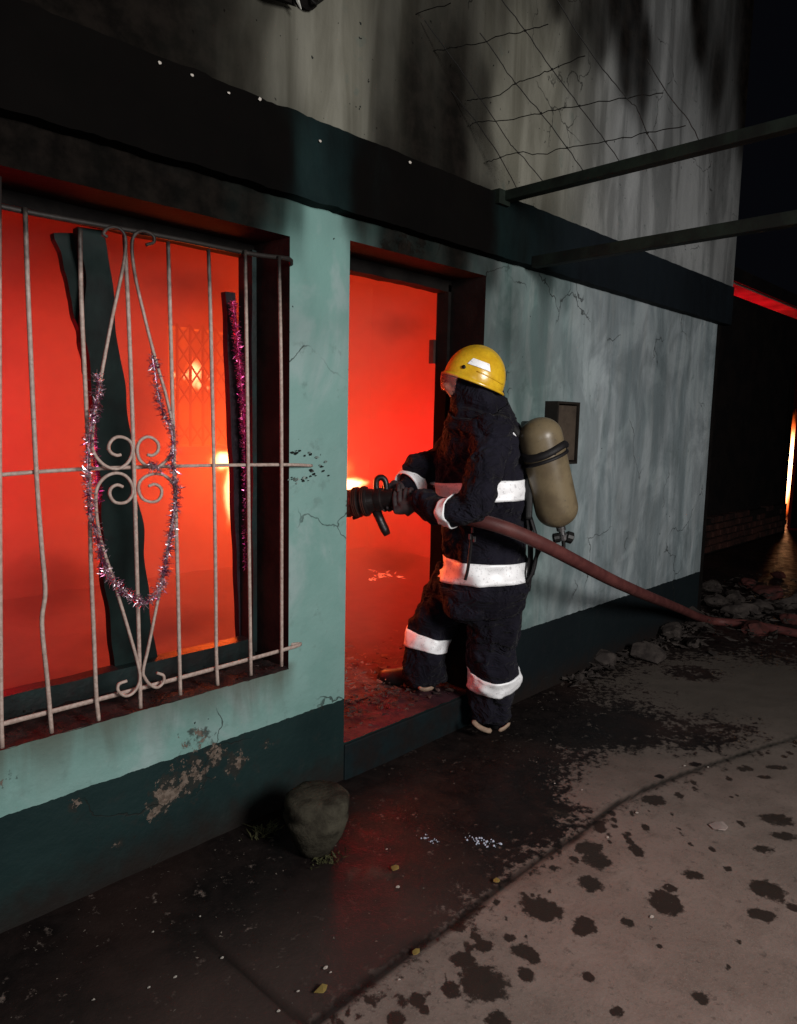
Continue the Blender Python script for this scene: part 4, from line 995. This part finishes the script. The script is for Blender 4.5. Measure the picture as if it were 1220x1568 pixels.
# trapezoid sticker on the near side
for v in range(4):
    for u in range(9):
        th = -1.12 - (.80-.18*v/3)*(u/8) - .09*v/3; ph = .30+.22*(v/3)
        V.append(HP(th, ph, .004))
link('reflective_sticker', mesh('st', V, [(v*9+u, v*9+u+1, (v+1)*9+u+1, (v+1)*9+u) for v in range(3) for u in range(8)]), M_TAPE, hel, smooth=True)
link('helmet_rivet', MB().lathe([(-.004,.008),(.004,.008),(.006,.005)], HP(-1.05, .17, .002), HP(-1.05,.17,1)-HP(-1.05,.17,0), 12).mesh(), M_BLACK, hel)
link('side_ridge', MB().tube([HP(a, .13+.05*math.sin((a+2.4)*1.3), .001) for a in np.linspace(-1.5, -2.6, 10)], .003, 6).mesh(), M_HEL, hel, smooth=True)
link('visor', mesh('v', [HP(th, ph, .012) for ph in (-.12,-.3,-.5,-.62) for th in np.linspace(-1.0, 1.0, 13)], [(v*13+u, v*13+u+1, (v+1)*13+u+1, (v+1)*13+u) for v in range(3) for u in range(12)]), None, hel, smooth=True).data.materials.append(
    NT('clear_visor').bsdf((.9,.55,.5), .12, .5, 0.0, **{'Transmission Weight': .85, 'IOR': 1.1}))

# gloves (palm, four fingers curled round the hose, thumb)
M_GLOVE = simple('grey_leather_glove', (.10,.075,.075), .7, .3, scale=25, col2=(.05,.04,.045), bstr=.5)
def glove(wrist, palm, axis, grip_c, grip_r, side, parent=person):
    """hand on a cylinder: axis = cylinder direction, grip_c = point on axis, side = direction from axis to palm"""
    axis = Vector(axis).normalized(); side = Vector(side); side = (side-axis*side.dot(axis)).normalized(); oth = axis.cross(side)
    g_ = MB(); R_ = grip_r
    palm_c = grip_c + side*(R_+.018)
    add_loft(g_, [(Vector(wrist), .036,.032), (Vector(wrist).lerp(palm_c, .6), .036,.030), (palm_c, .040,.024), (palm_c - axis*0, .03,.02)], 4, 14)
    add_loft(g_, [(palm_c-axis*.042, .018,.018), (palm_c-axis*.014, .024,.022), (palm_c+axis*.016, .024,.022), (palm_c+axis*.042, .017,.018)], 4, 12)
    for i, (o_, ln, rr_) in enumerate(((-.036,2.7,.0095),(-.012,3.0,.0105),(.013,2.9,.0105),(.036,2.6,.010))):
        pts_ = []
        for k in range(7):
            a = .25 + ln*k/6; rad = R_ + rr_ + .001
            pts_.append((grip_c + axis*(o_*(1-.02*k)) + side*math.cos(a)*rad - oth*math.sin(a)*rad, rr_*(1-.04*k), rr_*(1-.04*k)))
        add_loft(g_, pts_, 3, 10)
    pts_ = []
    for k in range(5):
        a = -.3 - 1.5*k/4; rad = R_ + .012
        pts_.append((grip_c + axis*(.040+.012*k/4) + side*math.cos(a)*rad - oth*math.sin(a)*rad, .0125-.001*k, .0125-.001*k))
    add_loft(g_, pts_, 3, 10)
    return link('glove', remeshed(g_, .0042, [M_GLOVE], smooth=2), None, parent)

# nozzle axis in space
NT0 = PP(531, 771, -.02); NT1 = PP(604, 762, -.08); NA = (NT1-NT0).normalized()      # from tip to the coupling
glove(PP(643,765,-.15), None, NA, PP(620,766,-.095), .036, -VD*.8-Vector((0,0,.6)))
glove(PP(612,750,.03), None, NA, PP(598,763,-.065), .040, VD*.6+Vector((0,0,.6)))

# ------------------------------------------------------------------ nozzle
nz = empty('fire_nozzle', NT1, label='black pistol grip fire nozzle with bale handle pointed into the doorway', cat='nozzle')
M_NZ = simple('black_nozzle_alloy', (.022,.016,.016), .38, .5, scale=20); M_NZR = simple('scorched_bumper_rubber', (.10,.03,.02), .5, .4, scale=20)
Lz = (NT1-NT0).length
link('nozzle_tip', MB().lathe([(0,.050),(.004,.058),(.03,.060),(.034,.052)], NT0, NA, 24).mesh(), M_NZR, nz, smooth=False)
for k in range(12):
    a = 2*math.pi*k/12; A_ = NA.orthogonal().normalized(); B_ = NA.cross(A_); c_ = NT0 + (A_*math.cos(a)+B_*math.sin(a))*.055 - NA*.004
    link('bumper_tooth', MB().lathe([(-.008,.006),(.010,.009)], c_, NA, 6).mesh(), M_NZR, nz)
link('nozzle_barrel', MB().lathe([(.030,.060),(.036,.064),(.06,.066),(.064,.060),(.074,.060),(.078,.066),(.10,.064),(.105,.055),(.135,.048),(.14,.05),(.165,.05),(.17,.042),(Lz,.040)], NT0, NA, 28).mesh(), M_NZ, nz, smooth=False)
for hh in (.042,.050,.058,.084,.092):
    link('grip_ring', MB().tube([NT0+NA*hh + (NA.orthogonal().normalized()*math.cos(a)+NA.cross(NA.orthogonal().normalized())*math.sin(a))*.066 for a in np.linspace(0,2*math.pi,25)], .0025, 5).mesh(), M_NZR, nz)
ZU = Vector((0,0,1))
hb1 = NT0+NA*.175
link('bale_handle', MB().tube(spline([PP(577,757,-.05), PP(576,737,-.05), PP(583,731,-.05), PP(590,737,-.05), PP(592,757,-.05)], 5), .013, 8).mesh(), M_NZ, nz, smooth=True)
link('pistol_grip', MB().tube(spline([PP(575,782,-.05), PP(582,797,-.05), PP(589,812,-.05), PP(593,818,-.05)], 4), [.020]*3+[.019]*9+[.018], 10, flat=.75).mesh() if False else MB().tube([PP(576,782,-.05), PP(583,798,-.05), PP(589,811,-.05), PP(593,819,-.05)], [.022,.020,.021,.016], 10, flat=.8).mesh(), M_NZ, nz, smooth=True)
link('flow_lever', MB().tube([PP(556,785,-.04), PP(546,791,-.04), PP(540,794,-.04)], [.012,.010,.007], 8).mesh(), M_NZ, nz, smooth=True)

# ------------------------------------------------------------------ hose
t = NT('red_rubber_hose'); p = t.pos(); n_ = t.noise(p, 12, 4, .6); f_ = t.noise(p, 120, 3, .6)
c = t.mix(t.ramp(n_, .35, .7), (.105,.030,.028), (.165,.052,.046)); c = t.mix(t.ramp(f_, .55, .8, 0, .5), c, (.08,.04,.04))
M_HOSE = t.bsdf(c, .55, .35, bump=f_, bstr=.4, bdist=.003)
hp = [PP(598,763,-.075), PP(622,766,-.095), PP(660,776,-.17), PP(700,790,-.235), PP(745,800,-.30), PP(790,815,-.29), PP(840,838,-.22), PP(890,864,-.05), PP(940,890,.22), PP(990,912,.7)]
e1 = gnd(1050, 934, .05); e2 = gnd(1095, 944, .045); e3 = gnd(1150, 950, .045); e4 = gnd(1215, 950, .045); e5 = gnd(1280, 945, .045)
hp += [dep(1035, 930, 4.75), gnd(1085, 950, .04), gnd(1140, 955, .035), gnd(1195, 965, .035), gnd(1290, 985, .035)]
link('fire_hose', MB().tube(spline(hp, 8), .0295, 16).mesh(), M_HOSE, smooth=True, label='thick dull red fire hose running from under his arm down to the rubble', cat='hose')

# ------------------------------------------------------------------ air cylinder and its harness
ac = empty('air_cylinder', PP(838, 720, -.08), label='khaki breathing air cylinder hanging valve down behind his back', cat='air cylinder')
c0 = PP(821, 640, -.10); c1 = PP(858, 806, -.10); CA = (c1-c0).normalized(); CL = (c1-c0).length
t = NT('scuffed_khaki_cylinder'); p = t.pos(); n_ = t.noise(p, 9, 5, .6); f_ = t.noise(p, 60, 4, .65)
c = t.mix(t.ramp(n_, .35, .65), (.165,.125,.075), (.25,.195,.115)); c = t.mix(t.ramp(f_, .60, .72, 0, .6), c, (.09,.08,.06))
M_CYL = t.bsdf(c, .36, .5, bump=f_, bstr=.1, bdist=.002)
r_ = .092; prof_ = [(0,.001)] + [(r_*.9*(1-math.cos(a)), r_*math.sin(a)) for a in np.linspace(.12, math.pi/2, 9)]
prof_ += [(CL*.5, r_), (CL-r_*.9, r_)] + [(CL-r_*.9*(1-math.cos(math.pi/2-a)) if False else CL-r_*.9+r_*.9*math.sin(a), max(.02, r_*math.cos(a))) for a in np.linspace(.15, 1.38, 8)]
link('cylinder_tank', MB().lathe(prof_, c0, CA, 32).mesh(), M_CYL, ac, smooth=True)
link('tank_strap', MB().tube([c0+CA*CL*.30 + (VD*math.cos(a)+(CA.cross(VD)).normalized()*math.sin(a))*.096 + CA*.012*math.sin(a*2+.5) for a in np.linspace(0,2*math.pi,33)], .017, 8, flat=.6).mesh(), M_STRAP, ac, smooth=True)
link('tank_strap', MB().tube([c0+CA*CL*.36 + (VD*math.cos(a)+(CA.cross(VD)).normalized()*math.sin(a))*.096 - CA*.012*math.sin(a+.5) for a in np.linspace(0,2*math.pi,33)], .008, 8, flat=.6).mesh(), M_STRAP, ac, smooth=True)
link('strap_buckle', MB().box((-.02,-.006,-.012),(.02,.006,.012)).mesh(), M_STEEL, ac).location = PP(852, 692, -.2)
link('tank_valve', MB().lathe([(0,.020),(.018,.020),(.02,.013),(.034,.013),(.036,.024),(.06,.022),(.062,.010),(.075,.010)], c1, CA, 14).mesh(), M_STEEL, ac)
link('valve_knob', MB().lathe([(0,.02),(.006,.026),(.03,.026),(.034,.018)], c1+CA*.045+UD*.012, UD*.9+CA*.3, 12).mesh(), M_BLACK, ac)
link('valve_knob', MB().lathe([(0,.018),(.006,.022),(.028,.022),(.032,.015)], c1+CA*.05-UD*.012, -UD*.9+CA*.2, 12).mesh(), M_BLACK, ac)
link('air_line', MB().tube(spline([c1+CA*.06, c1+CA*.10-UD*.02-VD*.03, PP(838,832,-.12), PP(822,850,-.10), PP(815,880,-.1)], 5), .009, 8).mesh(), M_BLACK, ac, smooth=True)
me = MB().box((-.11,-.016,-.22), (.11,.016,.20)).mesh(); bevel(me, .012, 3)
bp = link('back_plate', me, M_BLACK, ac); bp.matrix_parent_inverse = Matrix.Identity(4)
bp.matrix_world = Matrix.Translation(PP(806, 715, -.03)) @ Matrix.Rotation(math.atan2(UD.y, UD.x)+math.pi/2, 4, 'Z')
mloc = PP(806, 715, -.03) - world_loc(ac); bp.location = mloc; bp.rotation_euler = (0, 0, math.atan2(UD.y, UD.x)+math.pi/2)
link('harness_strap', MB().tube(spline([PP(808,682,-.12), PP(800,672,-.12), PP(786,655,-.12), PP(770,640,-.14), PP(752,640,-.18)], 5), .016, 8, flat=.4).mesh(), M_STRAP, ac, smooth=True)
link('harness_strap', MB().tube(spline([PP(813,700,-.1), PP(822,695,-.2), PP(840,690,-.205), PP(856,694,-.16)], 5), .012, 8, flat=.5).mesh(), M_STRAP, ac, smooth=True)
link('harness_strap', MB().tube(spline([PP(812,790,-.1), PP(822,830,-.12), PP(818,870,-.12), PP(806,895,-.12)], 5), .010, 8, flat=.5).mesh(), M_STRAP, ac, smooth=True)

# ------------------------------------------------------------------ rubble and litter
M_RUB1 = simple('broken_concrete', (.085,.070,.062), .85, .2, scale=14, col2=(.035,.028,.026), bstr=.6)
M_RUB2 = simple('broken_red_brick', (.12,.035,.030), .85, .2, scale=14, col2=(.05,.02,.018), bstr=.6)
M_PALE = simple('pale_plaster_crumb', (.24,.20,.17), .85, .2, scale=20, obj=True)
rub = [ (962,975,.10,'pale cracked concrete lump standing against the dark skirting',M_RUB1),
 (925,1020,.062,'small round grey stone with a bright glint left of the cracked lump',M_RUB1),
 (990,1010,.075,'brown grey lump in front of the cracked concrete lump',M_RUB1),
 (1050,955,.10,'large grey block lying under the bend of the hose',M_RUB1),
 (1155,970,.075,'red brick fragment lying right of the hose bend',M_RUB2),
 (1120,925,.08,'brown rubble lump just behind the hose near the corner',M_RUB1),
 (1090,905,.07,'dark lump of rubble at the foot of the wall corner',M_RUB1),
 (1175,915,.08,'reddish rubble lump before the brickwork',M_RUB2),
 (1205,930,.07,'rubble lump at the right edge behind the hose',M_RUB1),
 (1145,900,.06,'small rubble lump below the brickwork middle',M_RUB2),
 (885,1042,.03,'tiny stone by the skirting right of the boots',M_RUB1),
 (960,915,.04,'small lump on top of the debris under the pale wall',M_RUB1),
 (1010,935,.045,'small dark lump between the wall foot and the hose',M_RUB1),
 (1190,885,.05,'small lump piled at the brickwork right end',M_RUB2),
 (1062,990,.04,'small flat stone in front of the large grey block',M_RUB1),
 (1030,980,.08,'low rounded lump between the cracked lump and the large block',M_RUB1),
 (912,990,.065,'dark stone resting against the skirting above the glinting stone',M_RUB1),
 (1135,945,.09,'biggest rubble block beside the hose at right',M_RUB1),
 (1165,935,.06,'brown block on the heap just right of the biggest one',M_RUB1),
 (1100,930,.075,'block on the heap under the wall corner',M_RUB1),
 (1215,955,.06,'block cut by the right edge of the picture near the hose end',M_RUB2)]
for i, (px_, py_, s_, lab, mt) in enumerate(rub):
    q = gnd(px_, py_); s_ *= 1.25; me = rock(s_, i+1, 3, (1.2,.9,.75), .3)
    o = link('rubble_chunk', me, mt, label=lab, cat='rubble', group='rubble lumps at the wall foot'); o.location = q + Vector((0,0,s_*.42)); o.rotation_euler = (random.uniform(-.3,.3), 0, random.uniform(0,6))
# fine debris: one mesh each
def debris(name, n, fn, smin, smax, mat, label, seedv):
    rr = random.Random(seedv); mb = MB()
    for k in range(n):
        q = fn(rr); s_ = rr.uniform(smin, smax); V = [q + Vector((rr.gauss(0,1)*s_, rr.gauss(0,1)*s_, abs(rr.gauss(0,.5))*s_)) for _ in range(4)]
        mb.add(V, [(0,1,2),(0,2,3),(0,3,1),(1,3,2)])
    return link(name, mesh(name, mb.V, mb.F), mat, kind='stuff', label=label)
debris('rubble_bits', 1500, lambda r: gnd(r.uniform(900,1300), 0.0+r.triangular(885, 1010, 925), .0)+Vector((0,0,r.uniform(0,.06))), .008, .030, M_RUB1, 'loose rubble bits scattered by the wall corner', 5)
debris('rubble_bits', 420, lambda r: (lambda q: Vector((q.x, min(q.y, -.02)-abs(r.gauss(0,.05)), r.uniform(0,.03))))(wal(r.uniform(860,1070), 960, 0)), .006, .024, M_RUB1, 'loose dark debris strewn along the skirting right of the boots', 15)
debris('grit', 420, lambda r: Vector((r.uniform(.6,3.6), -abs(r.triangular(0,1.0,.1)), 0)), .001, .0032, M_PALE, 'fine pale grit scattered on the dark walkway', 6)
debris('room_debris', 420, lambda r: Vector((r.gauss(2.35,.33), TH+abs(r.gauss(.25,.22)), .165+r.uniform(0,.04))), .005, .017, simple('room_rubble', (.30,.17,.14), .85, scale=20, col2=(.14,.07,.06)), 'burnt debris heaped on the room floor behind the threshold', 8)
debris('threshold_debris', 330, lambda r: Vector((r.uniform(DX0+.02, DX1-.05), r.triangular(-.0, TH+.1, .2), DZ0+.004+r.uniform(0,.018))), .004, .016, simple('scorched_crumbs', (.12,.07,.06), .85, scale=20, col2=(.03,.02,.02)), 'burnt crumbs littering the door threshold', 18)
debris('sill_crumbs', 260, lambda r: Vector((r.uniform(.3,1.58), r.uniform(.0,.2), WZ0+.01)), .002, .008, M_SILL, 'crumbs of burnt plaster on the window sill', 9)
# flakes caught on the band and chips of plaster on the ground: things
M_WHITE = simple('white_flake', (.50,.46,.41), .7, .3, obj=True); M_YEL = simple('dry_yellow_leaf', (.36,.27,.08), .6, .3, obj=True)
def flake(name, loc, s, mat, label, cat, group, nrm='z', seedv=0):
    rr = random.Random(seedv); n_ = 7; V = []
    for lay in (0, 1):
        for k in range(n_):
            a = 2*math.pi*k/n_; r0 = s*(.6+.6*random.Random(seedv*31+k).random())
            p_ = (math.cos(a)*r0, math.sin(a)*r0*.7, lay*s*.10 + .10*s*math.sin(a*2))
            V.append(p_ if nrm == 'z' else (p_[0], -p_[2], p_[1]))
    Fc = [tuple(range(n_))[::-1], tuple(range(n_, 2*n_))] + [(k, (k+1) % n_, n_+(k+1) % n_, n_+k) for k in range(n_)]
    o = link(name, mesh('f', V, Fc), mat, label=label, cat=cat, group=group); o.location = loc; return o
chips = [(1100,1268,.040,'largest crumpled pinkish white chip on the light concrete at right',1),(975,1246,.011,'white chip lying just beyond the crack near its middle',1),(1048,1174,.009,'white speck beside the crack towards the right',1),(1084,1176,.008,'second white speck on the crack far right',1),
 (930,1284,.009,'round white chip right of the crack bend',1),(998,1406,.012,'white chip between the two large damp spots',1),(609,1360,.012,'white chip on the dark walkway below the dry patch',1),(592,1302,.006,'tiny white chip on the walkway near the wall foot',1),
 (498,1484,.011,'white chip cluster on the walkway left of the crack',1),(506,1491,.006,'small white chip beside the chip cluster',1),(340,1469,.008,'white chip at the top of the slab joint',1),(268,1498,.008,'white chip on the reddish slab left of the joint',1),
 (228,1514,.008,'white chip lowest left on the reddish slab',1),(426,1550,.008,'white chip by the slab joint at the bottom',1),(234,1429,.006,'tiny chip near the skirting at lower left',1),(143,1533,.006,'tiny chip in the bottom left corner',1),
 (849,1201,.007,'tiny pale chip on the wet ground right of the puddle',1),(891,1211,.006,'tiny pale chip close to the dry stain edge',1),(456,1520,.006,'tiny chip between joint and crack near the bottom',1),
 (611,1502,.006,'tiny white chip on the crack near the bottom',1),(306,1405,.006,'tiny chip up the walkway near the wall at left',1)]
for i, (px_, py_, s_, lab, k) in enumerate(chips):
    q = gnd(px_, py_); flake('plaster_chip', q + Vector((0,0,.004)), s_*(.72 if i else 1), M_WHITE if i else simple('pinkish_chip', (.42,.33,.30), .7, obj=True), lab, 'chip', 'plaster chips on the ground', seedv=i)
for i, (px_, py_, s_, lab) in enumerate([(492,1520,.020,'yellow dead leaf on the walkway between joint and crack'),(605,1333,.020,'yellow dead leaf on the dry patch below the doorway'),(636,1462,.015,'yellow leaf scrap lying at the crack'),(760,1352,.014,'brownish leaf scrap at the puddle edge')]):
    q = gnd(px_, py_); flake('dead_leaf', q + Vector((0,0,.008)), s_, M_YEL, lab, 'leaf', 'dead leaves on the ground', seedv=40+i)
for i, (px_, py_, s_, lab) in enumerate([(244,96,.006,'white ash flake at the left end of the band top'),(294,115,.005,'second white ash flake along the band top'),(398,152,.008,'largest white ash flake on the band top'),(490,216,.006,'white ash flake on the green stretch of the band'),(628,249,.008,'white ash flake on the band above the doorway'),(350,142,.005,'faint ash flake just before the largest one')]):
    q = wal(px_, py_, -.056); flake('ash_flake', q, s_, M_WHITE, lab, 'flake', 'ash flakes on the band', nrm='y', seedv=60+i)

pot_c = gnd(484, 1306)
pot = MB().lathe([(0,.040),(.012,.052),(.05,.070),(.09,.088),(.13,.101),(.160,.108),(.168,.102),(.182,.104),(.20,.110),(.222,.108),(.235,.095),(.236,.06)], pot_c, (0,0,1), 32).mesh()
for v in pot.vertices: v.co.z *= .88; v.co += Vector((mnoise.noise(v.co*14), mnoise.noise(v.co*14+Vector((5,0,0))), .6*mnoise.noise(v.co*14+Vector((0,9,0)))))*.013
link('stone_pot', pot, simple('mud_caked_stone', (.075,.068,.050), .95, .05, scale=16, col2=(.030,.026,.020), bstr=.9), smooth=True, label='squat mud-caked stone pot standing on the walkway under the doorway corner', cat='pot')
mbf = MB(); rf_ = random.Random(12)  # pale beads standing in for flash glints on the wet walkway
for (a_, b_, sx, n_) in ((655,1284,7,26),(740,1288,16,60)):
    for k in range(n_):
        g_ = rf_.gauss(0,sx); q = gnd(a_+g_, b_+g_*.25+rf_.gauss(0,2.6)+2*math.sin(g_*.4), .003); r0 = rf_.uniform(.0008,.0045)*(1 if rf_.random() < .7 else .4)
        mbf.lathe([(-.001,r0),(r0*.5,r0*.8),(r0*.9,r0*.3)], q, (0,0,1), 6)
link('flash_glints', mbf.mesh(), simple('bluish_glint', (.75,.82,1.0), .2, .8), kind='stuff', label='flash glints on the wet walkway, made as tiny pale beads')

# weeds at the wall foot
def weeds(center, n, spread, h, seedv):
    rr = random.Random(seedv); mb = MB()
    for k in range(n):
        q = center + Vector((rr.gauss(0,spread), rr.gauss(0,spread*.6), 0)); d = Vector((rr.gauss(0,.7), rr.gauss(0,.7), 1)).normalized(); L_ = h*rr.uniform(.4,1.2); w_ = Vector((rr.gauss(0,1), rr.gauss(0,1), 0)).normalized()*.0035
        m1 = q + d*L_*.5; m2 = q + d*L_ + Vector((rr.gauss(0,1), rr.gauss(0,1), -.3))*L_*.3
        mb.add([q-w_*.4, q+w_*.4, m1+w_, m1-w_, m2], [(0,1,2,3),(3,2,4)])
    return mb
M_WEED = simple('dull_weed', (.10,.10,.045), .7, .2, scale=30)
mb = weeds(gnd(405,1275), 70, .03, .035, 1); mb2_ = weeds(gnd(500,1318), 70, .03, .03, 2); mb.add(mb2_.V, mb2_.F)
link('weeds', mesh('weeds', mb.V, mb.F), M_WEED, kind='stuff', label='small dull weeds growing at the wall foot')
